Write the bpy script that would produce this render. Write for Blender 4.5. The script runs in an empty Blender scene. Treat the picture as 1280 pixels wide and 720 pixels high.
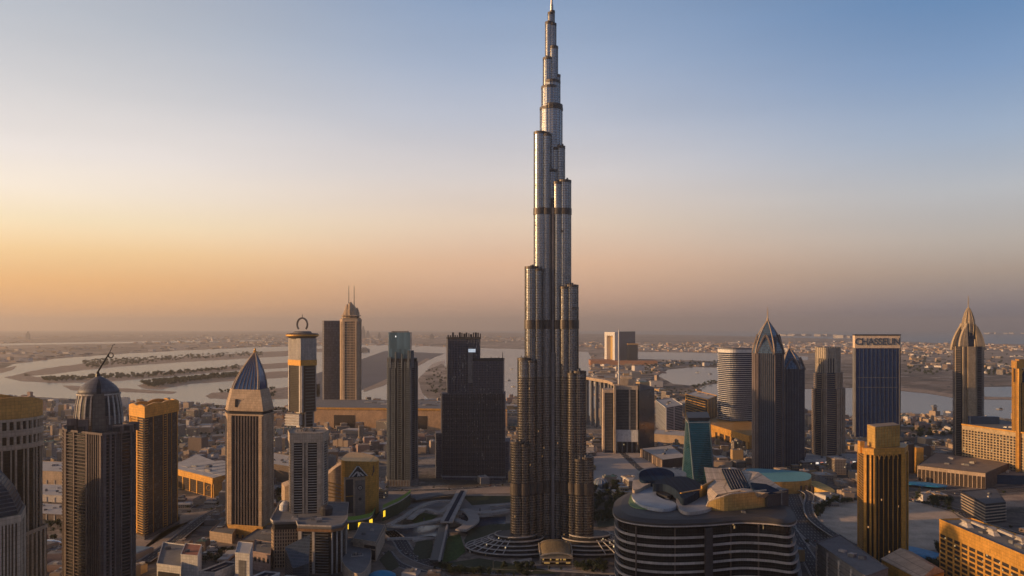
import bpy, bmesh, math, random
from math import radians as R, sin, cos, pi
from mathutils import Vector
from mathutils.noise import noise as mnoise

# ------------------------------------------------------------------ camera, world, sun, exposure
S = bpy.context.scene
COL = S.collection
H0, HY, F = 326.0, 408.0, 1000.0          # eye height, horizon line, focal length (in photograph pixels)
cam = bpy.data.objects.new('camera', bpy.data.cameras.new('camera'))
COL.objects.link(cam); S.camera = cam
cam.location = (0, 0, H0); cam.rotation_euler = (R(90), 0, 0)
cam.data.sensor_width = 36; cam.data.lens = 36*F/1280
cam.data.shift_y = (HY-360)/1280
cam.data.clip_start = 1; cam.data.clip_end = 400000

SUN_EL, SUN_AZ = 11.0, -99.0                  # azimuth from the view direction, negative = left
sd = Vector((sin(R(SUN_AZ))*cos(R(SUN_EL)), cos(R(SUN_AZ))*cos(R(SUN_EL)), sin(R(SUN_EL))))
w = bpy.data.worlds.new('World'); S.world = w; w.use_nodes = True
nt = w.node_tree; nt.nodes.clear()
def wn(t, **k):
    n = nt.nodes.new(t)
    for a, b in k.items(): setattr(n, a, b)
    return n
sky = wn('ShaderNodeTexSky', sky_type='NISHITA', sun_disc=False, sun_elevation=R(SUN_EL), sun_rotation=R(SUN_AZ),
         altitude=100, air_density=1.0, dust_density=3.2, ozone_density=2.5)
bg = wn('ShaderNodeBackground'); bg.inputs[1].default_value = 0.13
wo = wn('ShaderNodeOutputWorld')
# the dusk gradient: elevation ramps for the sunward, the middle and the far side, blended with the Nishita sky
def lin(c): return tuple(((x/255+.055)/1.055)**2.4 for x in c)+(1,)
def skyramp(sx, rows):
    d = math.hypot(1000, sx-640); x = wn('ShaderNodeValToRGB'); e = x.color_ramp.elements
    pts = [(max(0, (408-y)/math.hypot(408-y, d)), lin(c)) for y, c in rows]+[(.55, lin((72, 86, 116))), (1, lin((46, 56, 84)))]
    pts = sorted(pts, key=lambda a: a[0])
    while len(e) < len(pts): e.new(.5)
    for i, (p, c) in enumerate(pts): e[i].position = p; e[i].color = c
    nt.links.new(sep.outputs[2], x.inputs[0]); return x.outputs[0]
tc = wn('ShaderNodeTexCoord'); sep = wn('ShaderNodeSeparateXYZ'); nt.links.new(tc.outputs['Generated'], sep.inputs[0])
rL = skyramp(0, [(0, (184, 184, 186)), (90, (208, 201, 196)), (180, (240, 225, 213)), (230, (252, 231, 206)), (270, (255, 226, 180)), (310, (255, 206, 140)), (350, (250, 184, 112)), (385, (243, 178, 118)), (408, (240, 182, 130))])
rC = skyramp(570, [(0, (134, 152, 180)), (80, (160, 170, 190)), (150, (188, 187, 195)), (220, (220, 205, 196)), (280, (234, 202, 172)), (330, (232, 180, 142)), (370, (214, 166, 138)), (408, (184, 150, 130))])
rR = skyramp(1150, [(0, (82, 116, 158)), (90, (114, 136, 170)), (170, (150, 159, 177)), (240, (178, 171, 170)), (300, (180, 160, 148)), (340, (168, 140, 126)), (375, (140, 124, 126)), (395, (104, 104, 122)), (408, (98, 102, 124))])
hz_ = wn('ShaderNodeVectorMath', operation='MULTIPLY'); nt.links.new(tc.outputs['Generated'], hz_.inputs[0]); hz_.inputs[1].default_value = (1, 1, 0)
hn = wn('ShaderNodeVectorMath', operation='NORMALIZE'); nt.links.new(hz_.outputs[0], hn.inputs[0])
dt = wn('ShaderNodeVectorMath', operation='DOT_PRODUCT'); nt.links.new(hn.outputs[0], dt.inputs[0]); dt.inputs[1].default_value = (sin(R(-82)), cos(R(-82)), 0)
def mr(a, b):
    x = wn('ShaderNodeMapRange', interpolation_type='SMOOTHSTEP'); nt.links.new(dt.outputs['Value'], x.inputs[0])
    x.inputs[1].default_value = a; x.inputs[2].default_value = b; return x.outputs[0]
def mixc(f, a, b):
    x = wn('ShaderNodeMix', data_type='RGBA')
    if isinstance(f, float): x.inputs[0].default_value = f
    else: nt.links.new(f, x.inputs[0])
    nt.links.new(a, x.inputs[6]); nt.links.new(b, x.inputs[7]); return x.outputs[2]
SKYK = 1.0
grad = mixc(mr(.14, .65), mixc(mr(-.42, .14), rR, rC), rL)
# the half of the sky behind the view, away from the sunset, is a dim dusk blue
rB = skyramp(640, [(0, (108, 120, 150)), (150, (118, 120, 142)), (280, (126, 116, 126)), (350, (112, 102, 112)), (408, (76, 72, 84))])
bk = wn('ShaderNodeMapRange', interpolation_type='SMOOTHSTEP'); nt.links.new(sep.outputs[1], bk.inputs[0]); bk.inputs[1].default_value = .25; bk.inputs[2].default_value = -.45
bs = wn('ShaderNodeMath', operation='MULTIPLY'); nt.links.new(bk.outputs[0], bs.inputs[0]); sv = wn('ShaderNodeMapRange'); nt.links.new(dt.outputs['Value'], sv.inputs[0]); sv.inputs[1].default_value = .85; sv.inputs[2].default_value = .45; nt.links.new(sv.outputs[0], bs.inputs[1])
grad = mixc(bs.outputs[0], grad, rB)
wnz_ = wn('ShaderNodeTexNoise'); mpv = wn('ShaderNodeVectorMath', operation='MULTIPLY'); nt.links.new(tc.outputs['Generated'], mpv.inputs[0]); mpv.inputs[1].default_value = (2.2, 2.2, 14); nt.links.new(mpv.outputs[0], wnz_.inputs['Vector']); wnz_.inputs['Scale'].default_value = 1.6; wnz_.inputs['Detail'].default_value = 5
wr = wn('ShaderNodeMapRange'); nt.links.new(wnz_.outputs[0], wr.inputs[0]); wr.inputs[3].default_value = .93; wr.inputs[4].default_value = 1.07
gv = wn('ShaderNodeVectorMath', operation='SCALE'); nt.links.new(grad, gv.inputs[0]); nt.links.new(wr.outputs[0], gv.inputs['Scale']); grad = gv.outputs[0]
bg2 = wn('ShaderNodeBackground'); nt.links.new(grad, bg2.inputs[0]); bg2.inputs[1].default_value = .76*SKYK
nt.links.new(sky.outputs[0], bg.inputs[0]); bg.inputs[1].default_value = .05
ad = wn('ShaderNodeAddShader'); nt.links.new(bg.outputs[0], ad.inputs[0]); nt.links.new(bg2.outputs[0], ad.inputs[1]); nt.links.new(ad.outputs[0], wo.inputs[0])
sl = bpy.data.lights.new('sun', 'SUN'); sl.energy = 4.0; sl.angle = R(0.6); sl.color = (1.0, 0.58, 0.25)
so = bpy.data.objects.new('sun', sl); COL.objects.link(so)
so.rotation_euler = (-sd).to_track_quat('-Z', 'Y').to_euler()
S.view_settings.view_transform = 'Standard'; S.view_settings.look = 'None'
S.view_settings.exposure = 0.25; S.view_settings.gamma = 1; S.view_settings.use_curve_mapping = False
S.cycles.max_bounces = 5; S.cycles.diffuse_bounces = 2; S.cycles.glossy_bounces = 3
S.cycles.volume_bounces = 0; S.cycles.use_denoising = True

# ------------------------------------------------------------------ helpers
def YD(py): return H0*F/(py-HY)
def wx(px, Y): return (px-640)*Y/F
def zt(py, Y): return H0-(py-HY)*Y/F
def gp(px, py):
    Y = YD(py); return (wx(px, Y), Y)
def P(px, Y): return (wx(px, Y), Y)
rnd = random.Random(7)

class MB:
    def __init__(s): s.v = []; s.f = []; s.m = []
    def add(s, vs, fs, m=0):
        o = len(s.v); s.v += [tuple(a) for a in vs]
        s.f += [tuple(o+i for i in f) for f in fs]; s.m += [m]*len(fs)
    def prism(s, poly, z0, z1, m=0, mt=None, bottom=False, poly2=None):
        n = len(poly); q = poly2 or poly
        s.add([(p[0], p[1], z0) for p in poly]+[(p[0], p[1], z1) for p in q],
              [(i, (i+1) % n, n+(i+1) % n, n+i) for i in range(n)], m)
        o = len(s.v)-2*n
        s.f.append(tuple(o+n+i for i in range(n))); s.m.append(m if mt is None else mt)
        if bottom: s.f.append(tuple(o+n-1-i for i in range(n))); s.m.append(m)
    def box(s, x, y, z0, z1, sx, sy, a=0, m=0, mt=None):
        c, d = cos(a), sin(a)
        s.prism([(x+c*i*sx/2-d*j*sy/2, y+d*i*sx/2+c*j*sy/2) for i, j in ((-1, -1), (1, -1), (1, 1), (-1, 1))], z0, z1, m, mt, True)
    def ebox(s, p0, p1, u0, u1, z0, z1, d, off=0.0, m=0):
        dx, dy = p1[0]-p0[0], p1[1]-p0[1]; L = math.hypot(dx, dy) or 1; nx, ny = dy/L, -dx/L
        a = (p0[0]+dx*u0+nx*off, p0[1]+dy*u0+ny*off); b = (p0[0]+dx*u1+nx*off, p0[1]+dy*u1+ny*off)
        s.prism([(a[0]+nx*d, a[1]+ny*d), (b[0]+nx*d, b[1]+ny*d), b, a], z0, z1, m, None, True)
    def loft(s, rings, m=0, cap=True, mats=None):
        n = len(rings[0]); o = len(s.v)
        for r in rings: s.v += [tuple(a) for a in r]
        for k in range(len(rings)-1):
            mm = mats[k] if mats else m
            for i in range(n):
                j = (i+1) % n
                s.f.append((o+k*n+i, o+k*n+j, o+(k+1)*n+j, o+(k+1)*n+i)); s.m.append(mm)
        if cap:
            t = o+(len(rings)-1)*n
            s.f.append(tuple(t+i for i in range(n))); s.m.append(mats[-1] if mats else m)
            s.f.append(tuple(o+n-1-i for i in range(n))); s.m.append(mats[0] if mats else m)
    def rev(s, prof, cx=0, cy=0, n=20, sx=1, sy=1, m=0, a0=0, mats=None):
        s.loft([[(cx+r*sx*cos(a0+2*pi*i/n), cy+r*sy*sin(a0+2*pi*i/n), z) for i in range(n)] for r, z in prof], m, True, mats)
    def tube(s, path, r, n=6, m=0, r1=None):
        pts = [Vector(p) for p in path]; rings = []
        for i, p in enumerate(pts):
            t = (pts[min(i+1, len(pts)-1)]-pts[max(i-1, 0)]).normalized()
            u = t.cross(Vector((0, 1, 0.01)) if abs(t.y) < .9 else Vector((1, 0, 0))).normalized(); v = t.cross(u)
            rr = r if r1 is None else r+(r1-r)*i/(len(pts)-1)
            rings.append([p+u*rr*cos(2*pi*k/n)+v*rr*sin(2*pi*k/n) for k in range(n)])
        s.loft(rings, m)
    def build(s, name, mats, parent=None, smooth=False, norm=True):
        me = bpy.data.meshes.new(name); me.from_pydata(s.v, [], s.f)
        if not isinstance(mats, (list, tuple)): mats = [mats]
        for m in mats: me.materials.append(m)
        if len(mats) > 1: me.polygons.foreach_set('material_index', s.m)
        if norm:
            b = bmesh.new(); b.from_mesh(me); bmesh.ops.recalc_face_normals(b, faces=b.faces); b.to_mesh(me); b.free()
        if smooth: me.polygons.foreach_set('use_smooth', [True]*len(me.polygons))
        me.update()
        return link(name, me, parent)
def link(name, me, parent=None):
    o = bpy.data.objects.new(name, me); COL.objects.link(o)
    if parent: o.parent = parent
    return o
LAND = []      # landmarks used to describe the small things near them
def tag(o, label, cat, group=None, kind='thing'):
    o['label'] = label; o['category'] = cat; o['kind'] = kind
    if group: o['group'] = group
    return o
def thing(name, label, cat, x, y, group=None, z=0, land=None):
    o = bpy.data.objects.new(name, None); COL.objects.link(o); o.location = (x, y, z)
    tag(o, label, cat, group)
    if land: LAND.append((x, y, land))
    return o
def structure(name, mb, m, norm=True):
    o = mb.build(name, m, None, norm=norm); o['kind'] = 'structure'; return o

# ------------------------------------------------------------------ materials
class N:
    def __init__(s, name):
        s.mat = bpy.data.materials.new(name); s.mat.use_nodes = True
        s.t = s.mat.node_tree; s.t.nodes.clear()
        s.out = s.t.nodes.new('ShaderNodeOutputMaterial'); s.b = s.t.nodes.new('ShaderNodeBsdfPrincipled')
        s.t.links.new(s.b.outputs[0], s.out.inputs[0])
    def n(s, t, ins={}, **k):
        x = s.t.nodes.new(t)
        for a, b in k.items(): setattr(x, a, b)
        for a, b in ins.items(): s.set(x.inputs[a], b)
        return x
    def set(s, sock, v):
        if isinstance(v, bpy.types.NodeSocket): s.t.links.new(v, sock)
        elif isinstance(v, bpy.types.Node): s.t.links.new(v.outputs[0], sock)
        else: sock.default_value = v
    def math(s, op, a, b=0.0, c=0.0):
        x = s.n('ShaderNodeMath', operation=op); s.set(x.inputs[0], a); s.set(x.inputs[1], b); s.set(x.inputs[2], c); return x.outputs[0]
    def vmath(s, op, a, b=(0, 0, 0)):
        x = s.n('ShaderNodeVectorMath', operation=op); s.set(x.inputs[0], a); s.set(x.inputs[1], b)
        return x.outputs['Value'] if op in ('DOT_PRODUCT', 'LENGTH') else x.outputs[0]
    def mix(s, f, a, b, bt='MIX'):
        x = s.n('ShaderNodeMix', data_type='RGBA', blend_type=bt)
        s.set(x.inputs[0], f); s.set(x.inputs[6], a); s.set(x.inputs[7], b); return x.outputs[2]
    def noise(s, vec, sc, det=3, rough=.55):
        return s.n('ShaderNodeTexNoise', {'Vector': vec, 'Scale': sc, 'Detail': det, 'Roughness': rough}).outputs[0]
    def ramp(s, f, pts, mode='LINEAR'):
        x = s.n('ShaderNodeValToRGB'); s.set(x.inputs[0], f); e = x.color_ramp.elements; x.color_ramp.interpolation = mode
        while len(e) < len(pts): e.new(.5)
        for i, (p, c) in enumerate(pts): e[i].position = p; e[i].color = c if len(c) == 4 else (*c, 1)
        return x.outputs[0]
def c4(c): return (c[0], c[1], c[2], 1)
def pos(n): return n.n('ShaderNodeNewGeometry')
MC = {}
def solid(name, col, rough=.8, metal=0.0, var=.25, sc=.05, streak=True, spec=.25):
    if name in MC: return MC[name]
    n = N(name); g = pos(n); p = g.outputs['Position']
    a = n.noise(p, sc, 4)
    st = n.noise(n.vmath('MULTIPLY', p, (.6, .6, .03)) if streak else n.vmath('MULTIPLY', p, (.35, .35, .35)), 1.0, 4)
    f = n.math('ADD', n.math('MULTIPLY', a, .6), n.math('MULTIPLY', st, .4))
    c = n.ramp(f, [(.3, tuple(x*(1-var) for x in col)), (.7, tuple(min(1, x*(1+var)) for x in col))])
    if streak:      # cladding panels: joints and slightly different sheets
        t = n.vmath('NORMALIZE', n.vmath('CROSS_PRODUCT', g.outputs['True Normal'], (0, 0, 1)))
        u = n.math('DIVIDE', n.vmath('DOT_PRODUCT', p, t), 3.1); v = n.math('DIVIDE', n.n('ShaderNodeSeparateXYZ', {0: p}).outputs[2], 3.7)
        jn = n.math('MAXIMUM', n.math('LESS_THAN', n.math('FRACT', u), .07), n.math('LESS_THAN', n.math('FRACT', v), .09))
        cid = n.n('ShaderNodeCombineXYZ', {0: n.math('FLOOR', u), 1: n.math('FLOOR', v)}); wv = n.n('ShaderNodeTexWhiteNoise', {'Vector': cid.outputs[0]}, noise_dimensions='3D').outputs['Value']
        k = n.math('MULTIPLY', n.math('ADD', .86, n.math('MULTIPLY', wv, .24)), n.math('SUBTRACT', 1.0, n.math('MULTIPLY', jn, .38)))
        sc2 = n.vmath('SCALE', c); n.set(sc2.node.inputs['Scale'], k); c = sc2
    n.set(n.b.inputs['Base Color'], c); n.b.inputs['Roughness'].default_value = rough; n.b.inputs['Metallic'].default_value = metal
    n.b.inputs['Specular IOR Level'].default_value = spec
    MC[name] = n.mat; return n.mat
def glass(name, col, pw=3.0, ph=3.7, rough=.08, metal=.3, lit=0.0, litcol=(1, .75, .4), lits=2.0, mull=.10, span=.22, spancol=None, var=.5, tilt=.02, dot=0, spec=.22):
    """curtain wall: panes of slightly different tint and tilt, spandrel and mullion lines at real size"""
    if name in MC: return MC[name]
    n = N(name); g = pos(n); p = g.outputs['Position']; nn = g.outputs['True Normal']
    t = n.vmath('NORMALIZE', n.vmath('CROSS_PRODUCT', nn, (0, 0, 1)))
    u = n.math('DIVIDE', n.vmath('DOT_PRODUCT', p, t), pw)
    z = n.n('ShaderNodeSeparateXYZ', {0: p}).outputs[2]; v = n.math('DIVIDE', z, ph)
    cid = n.n('ShaderNodeCombineXYZ'); n.set(cid.inputs[0], n.math('FLOOR', u)); n.set(cid.inputs[1], n.math('FLOOR', v))
    wnz = n.n('ShaderNodeTexWhiteNoise', {'Vector': cid.outputs[0]}, noise_dimensions='3D')
    r = wnz.outputs['Value']
    fu, fv = n.math('FRACT', u), n.math('FRACT', v)
    mu = n.math('LESS_THAN', fu, mull); sp = n.math('LESS_THAN', fv, span)
    big = n.noise(p, .02, 2)
    k = n.math('ADD', n.math('MULTIPLY', r, var), n.math('ADD', n.math('MULTIPLY', big, .6), .7-var/2))
    base = n.vmath('SCALE', c4(col)[:3]); n.set(base.node.inputs['Scale'], k)
    sc_ = spancol or tuple(x*.45+.012 for x in col)
    line = n.math('MAXIMUM', mu, sp)
    c = n.mix(line, base, c4(sc_))
    n.set(n.b.inputs['Base Color'], c)
    n.set(n.b.inputs['Metallic'], n.math('MULTIPLY', n.math('SUBTRACT', 1.0, line), metal)); n.b.inputs['Specular IOR Level'].default_value = spec
    n.set(n.b.inputs['Roughness'], n.math('ADD', n.math('MULTIPLY', line, .4), n.math('ADD', rough, n.math('MULTIPLY', r, .08))))
    dv = n.vmath('SCALE', n.vmath('SUBTRACT', wnz.outputs['Color'], (.5, .5, .5))); dv.node.inputs['Scale'].default_value = tilt
    n.set(n.b.inputs['Normal'], n.vmath('NORMALIZE', n.vmath('ADD', g.outputs['Normal'], dv)))
    if lit > 0:
        on = n.math('MULTIPLY', n.math('GREATER_THAN', r, 1-lit), n.math('SUBTRACT', 1.0, line))
        if dot: on = n.math('MULTIPLY', on, n.math('MULTIPLY', n.math('LESS_THAN', n.math('ABSOLUTE', n.math('SUBTRACT', fu, .62)), dot), n.math('LESS_THAN', n.math('ABSOLUTE', n.math('SUBTRACT', fv, .66)), dot)))
        n.b.inputs['Emission Color'].default_value = c4(litcol)
        n.set(n.b.inputs['Emission Strength'], n.math('MULTIPLY', on, lits))
    MC[name] = n.mat; return n.mat
def emit(name, col, s):
    if name in MC: return MC[name]
    n = N(name); n.b.inputs['Base Color'].default_value = c4(col); n.b.inputs['Emission Color'].default_value = c4(col)
    g = pos(n); f = n.noise(g.outputs['Position'], .4, 3)
    n.set(n.b.inputs['Emission Strength'], n.math('MULTIPLY', n.math('ADD', f, .4), s)); MC[name] = n.mat; return n.mat

CREAM = solid('cream_stone', (.48, .38, .29)); PALE = solid('pale_concrete', (.48, .43, .39)); WHITE = solid('white_paint', (.66, .63, .60), var=.12)
TAN = solid('tan_stone', (.42, .31, .22)); GOLD = solid('ochre_stone', (.54, .29, .08), rough=.6); OCHRE = solid('gold_cladding', (.62, .32, .07), rough=.45, metal=.25)
BROWN = solid('brown_cladding', (.12, .09, .075)); DARK = solid('dark_cladding', (.035, .035, .042), rough=.5); GREY = solid('grey_cladding', (.17, .165, .17))
MAUVE = solid('mauve_stone', (.15, .12, .115)); STEEL = solid('steel', (.42, .40, .38), rough=.35, metal=.8, var=.1)
ASPH = solid('asphalt', (.05, .048, .052), rough=.9, streak=False, sc=.02); ROOFG = solid('grey_roof', (.16, .155, .155), rough=.9, streak=False, sc=.08)
ROOFP = solid('pale_roof', (.40, .37, .34), rough=.9, streak=False, sc=.06); SAND = solid('sand', (.33, .25, .19), rough=.95, streak=False, sc=.03, var=.5, spec=.1)
ROOFB = solid('blue_roof', (.055, .26, .36), rough=.4, streak=False, var=.2); CHAR = solid('charcoal_roof', (.05, .045, .045), rough=.6, streak=False)
GRASS = solid('lawn', (.045, .085, .022), rough=.95, streak=False, sc=.2, var=.45); LEAF = solid('foliage', (.035, .045, .022), rough=.9, streak=False, sc=.15, var=.6, spec=.15)
BARK = solid('bark', (.09, .06, .04)); PLAZA = solid('paving', (.21, .19, .18), rough=.85, streak=False, sc=.03); LINE = solid('road_paint', (.62, .60, .56), streak=False)
G_DARK = glass('dark_glass', (.03, .033, .042), lit=.002, lits=.3); G_BROWN = glass('bronze_glass', (.085, .06, .045)); G_BLUE = glass('blue_glass', (.02, .06, .19), pw=4.2, metal=.25)
G_GREY = glass('grey_glass', (.09, .11, .15)); G_TEAL = glass('teal_glass', (.02, .14, .19), pw=2.4, metal=.8, span=.3)
# ------------------------------------------------------------------ ground, water, far land
def ground_mat():
    n = N('city_ground'); p = pos(n).outputs['Position']
    big = n.noise(p, .0009, 5, .6); mid = n.noise(p, .008, 5, .65); fine = n.noise(p, .06, 4, .6)
    vor = n.n('ShaderNodeTexVoronoi', {'Vector': p, 'Scale': .011}, feature='F1', distance='CHEBYCHEV')
    cell = n.n('ShaderNodeSeparateColor', {0: vor.outputs['Color']}).outputs[0]
    sand = n.ramp(mid, [(.3, (.15, .115, .09)), (.5, (.26, .20, .155)), (.72, (.36, .29, .235))])
    plot = n.ramp(cell, [(0, (.09, .085, .085)), (.25, (.19, .165, .145)), (.5, (.30, .26, .22)), (.7, (.12, .10, .085)), (.88, (.42, .39, .36))], 'CONSTANT')
    c = n.mix(n.ramp(big, [(.42, (.2,)*3), (.58, (.7,)*3)]), sand, plot)
    scrub = n.ramp(n.math('MULTIPLY', n.noise(p, .004, 6, .75), n.math('ADD', fine, .5)), [(.50, (0, 0, 0)), (.58, (1, 1, 1))])
    c = n.mix(n.math('MULTIPLY', scrub, .75), c, (.045, .042, .03, 1))
    edge = n.n('ShaderNodeTexVoronoi', {'Vector': p, 'Scale': .0045}, feature='DISTANCE_TO_EDGE')
    c = n.mix(n.ramp(edge.outputs[0], [(.02, (.8,)*3), (.035, (0,)*3)]), c, (.07, .07, .075, 1))
    n.set(n.b.inputs['Base Color'], n.mix(.8, c, n.mix(1.0, c, n.ramp(fine, [(.3, (.5,)*3), (.7, (1.5,)*3)]), 'MULTIPLY')))
    n.b.inputs['Roughness'].default_value = 1; n.b.inputs['Specular IOR Level'].default_value = .1
    return n.mat
def far_mat():
    n = N('far_plain'); p = pos(n).outputs['Position']; q = n.vmath('MULTIPLY', p, (1, .45, 1))
    a = n.noise(q, .0011, 8, .7); b = n.noise(q, .007, 5, .7)
    c = n.ramp(a, [(.34, (.15, .12, .10)), (.44, (.27, .215, .17)), (.55, (.38, .30, .235)), (.68, (.50, .41, .33))])
    n.set(n.b.inputs['Base Color'], n.mix(1.0, c, n.ramp(b, [(.35, (.4,)*3), (.65, (1.35,)*3)]), 'MULTIPLY'))
    n.b.inputs['Roughness'].default_value = 1; n.b.inputs['Specular IOR Level'].default_value = .1
    return n.mat
def water_mat(name, col, rough=.18, bump=.25):
    n = N(name); p = pos(n).outputs['Position']
    n.b.inputs['Base Color'].default_value = c4(col); n.b.inputs['IOR'].default_value = 1.33
    f = n.noise(p, .03, 5, .65)
    bm = n.n('ShaderNodeBump', {'Strength': bump, 'Distance': 2.0, 'Height': f}); n.set(n.b.inputs['Normal'], bm.outputs[0])
    n.set(n.b.inputs['Roughness'], n.math('ADD', rough, n.math('MULTIPLY', n.noise(n.vmath('MULTIPLY', p, (1, .3, 1)), .0012, 4), .12)))
    return n.mat
GM, FM = ground_mat(), far_mat()
WAT = water_mat('lagoon_water', (.13, .105, .085)); DWAT = water_mat('deep_water', (.015, .035, .07)); SEAM = water_mat('sea_water', (.03, .06, .09), .25)
m = MB(); m.add([(-60000, -3000, 0), (60000, -3000, 0), (60000, 60000, 0), (-60000, 60000, 0)], [(0, 1, 2, 3)])
structure('ground', m, GM, False)
def sheet(name, pts, z, mat, jag=0, raw=False, sub=None):
    q = []
    n = len(pts)
    for i in range(n):
        a, b = pts[i], pts[(i+1) % n]
        k = sub or max(1, int(math.hypot(a[0]-b[0], (a[1]-b[1])*4)/6)) if jag else 1
        for j in range(k):
            t = j/k; x = a[0]+(b[0]-a[0])*t; y = a[1]+(b[1]-a[1])*t
            if jag:
                x += jag*2*mnoise(Vector((x*.15, y*.8, z))); y += jag*mnoise(Vector((x*.11+9, y*.9, z+5)))
            q.append((x, y))
    w_ = [(*gp(*p), z) for p in q]
    mb = MB(); mb.add(w_, [tuple(range(len(w_)))])
    return structure(name, mb, mat, False)
# the plain beyond, and the sea behind it on the right
m = MB(); m.add([(-60000, 7600, .15), (-9000, 7600, .15), (-2500, 6900, .15), (1500, 7000, .15), (60000, 6800, .15), (60000, 59900, .15), (-60000, 59900, .15)], [tuple(range(7))])
structure('far_plain', m, FM, False)
sheet('sea', [(1600, 432), (1270, 430), (1180, 429), (1060, 424), (900, 419.5), (700, 416.5), (560, 415), (400, 414.6), (-300, 414), (-300, 413.6), (1600, 413.6)], .4, SEAM, .0)
# left lagoon and its spits
sheet('lagoon', [(-60, 470), (0, 462), (18, 455), (75, 448), (150, 442.5), (225, 438.5), (320, 434), (410, 432), (470, 431), (520, 432), (560, 434), (640, 436), (735, 440), (742, 452), (735, 470), (745, 482),
      (720, 498), (660, 500), (600, 498), (552, 500), (500, 503), (400, 506), (340, 510), (270, 506), (180, 505), (110, 500), (60, 497), (-60, 492)], .5, WAT, .5)
L = 'sandy_spit'
for pts in ([(30, 466), (60, 460), (100, 455), (160, 450.5), (240, 445.5), (330, 440), (395, 437), (395, 443), (330, 447), (240, 452), (160, 457.5), (110, 462), (60, 468.5), (30, 470)],
            [(5, 472), (30, 466.5), (45, 471.5), (100, 474), (160, 470), (200, 466), (300, 457), (395, 451), (395, 458), (300, 463), (200, 472), (140, 477), (80, 479), (30, 477)],
            [(78, 482), (110, 483), (160, 486), (222, 490), (215, 492.5), (150, 490), (90, 488)],
            [(172, 482), (190, 478), (240, 472), (320, 466), (395, 462), (395, 470), (320, 474), (240, 480), (200, 487), (180, 486)],
            [(257, 495), (265, 491), (300, 490), (350, 485), (400, 480), (400, 496), (350, 499), (300, 500), (262, 498)],
            [(-60, 470), (0, 461), (22, 457.5), (15, 463), (-60, 480)],
            [(430, 441), (395, 440), (395, 436), (430, 436)]):
    sheet(L, pts, .9, SAND, .5)
sheet('reclaimed_land', [(360, 500), (375, 475), (410, 462), (452, 449), (482, 438.5), (557, 442), (545, 446), (522, 457), (454, 487), (430, 500)], .9, solid('tarmac_flat', (.10, .095, .105), streak=False, sc=.002), .2)
sheet('causeway', [(454, 487), (470, 480), (500, 466), (533, 448), (538, 449), (508, 466), (480, 482), (455, 490)], 1.3, SAND, .1)
sheet('peninsula', [(522, 474), (535, 462), (552, 455), (562, 462), (566, 480), (560, 500), (540, 502), (528, 492)], 1.3, FM, .6)
sheet('beach', [(500, 520), (505, 500), (520, 480), (540, 455), (556, 450), (556, 456), (534, 464), (524, 478), (530, 495), (535, 520)], 1.1, solid('pale_sand', (.46, .38, .31), streak=False, sc=.01), .3)
sheet('far_water', [(-80, 431), (60, 428.5), (200, 426.5), (330, 425.3), (330, 426.6), (200, 428.4), (60, 430.8), (-80, 433.5)], .8, WAT, .1)
# creek and bays on the right
sheet('creek', [(795, 440), (850, 440.5), (905, 442), (960, 444), (1010, 446), (1010, 450), (905, 452), (850, 450), (795, 449)], .6, WAT, .3)
sheet('bay', [(822, 470), (835, 462), (870, 459), (905, 460), (935, 463), (930, 470), (905, 474), (880, 480), (862, 482), (842, 480)], .6, WAT, .4)
sheet('bay', [(868, 490), (880, 482), (910, 478), (945, 478), (945, 500), (900, 502), (880, 498)], .6, WAT, .3)
sheet('bay', [(700, 520), (715, 498), (742, 485), (748, 500), (742, 520)], .6, WAT, .3)
sheet('creek', [(985, 487), (1060, 485), (1125, 487), (1190, 496), (1290, 497), (1400, 500), (1400, 528), (1280, 526), (1230, 522), (1160, 518), (1100, 515), (1050, 522), (985, 512)], .6, WAT, .3)
sheet('dock_basin', [(1229, 484), (1290, 483), (1290, 496), (1262, 497), (1231, 496)], .9, DWAT, .1)
sheet('sand_bar', [(1225, 496.5), (1290, 497), (1290, 500), (1225, 499.5)], 1.5, SAND, .1)
sheet('sand_bar', [(1118, 484), (1160, 488), (1195, 494), (1195, 498), (1160, 492), (1118, 488)], 1.5, SAND, .1)
sheet('headland', [(742, 463), (760, 455), (800, 452), (812, 458), (830, 459), (822, 470), (800, 476), (760, 478), (745, 475)], 1.2, FM, .3)
for x0, x1, y in ((975, 1010, 420.0), (1022, 1045, 420.3), (1048, 1062, 422.5), (1225, 1300, 417.5)):
    mb = MB()
    for k in range(14):
        px = rnd.uniform(x0, x1); Y = YD(y+rnd.uniform(-.3, .4)); sz = rnd.uniform(60, 260)
        mb.box(wx(px, Y), Y, 0, rnd.uniform(25, 80), sz, sz, rnd.uniform(0, 1))
    a, b = gp(x0, y-.3), gp(x1, y-.3); c, d = gp(x1, y+.5), gp(x0, y+.5)
    mb.prism([d, c, b, a], .5, 6, 0)
    tag(mb.build('offshore_islands', PALE), f'hazy strip of built-up islands far out at sea {"beyond the twin pointed towers" if x0 < 1010 else "beyond the crown-topped tower" if x0 < 1046 else "beside the blue sign tower" if x0 < 1100 else "behind the rightmost spire"}', 'islands', None, 'stuff')

# haze
hb = MB(); hb.box(0, 26000, -1, 860, 124000, 68000)
hz = hb.build('haze', []); hz['kind'] = 'stuff'; hz.data.materials.clear()
hm = bpy.data.materials.new('haze_air'); hm.use_nodes = True; t = hm.node_tree; t.nodes.clear()
pv = t.nodes.new('ShaderNodeVolumePrincipled'); mo = t.nodes.new('ShaderNodeOutputMaterial')
pv.inputs['Color'].default_value = (.96, .85, .76, 1); pv.inputs['Density'].default_value = 3.6e-5; pv.inputs['Anisotropy'].default_value = .55
t.links.new(pv.outputs[0], mo.inputs['Volume']); hz.data.materials.append(hm)
hz['label'] = 'warm dusk haze over the whole city'; hz['category'] = 'haze'
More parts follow.
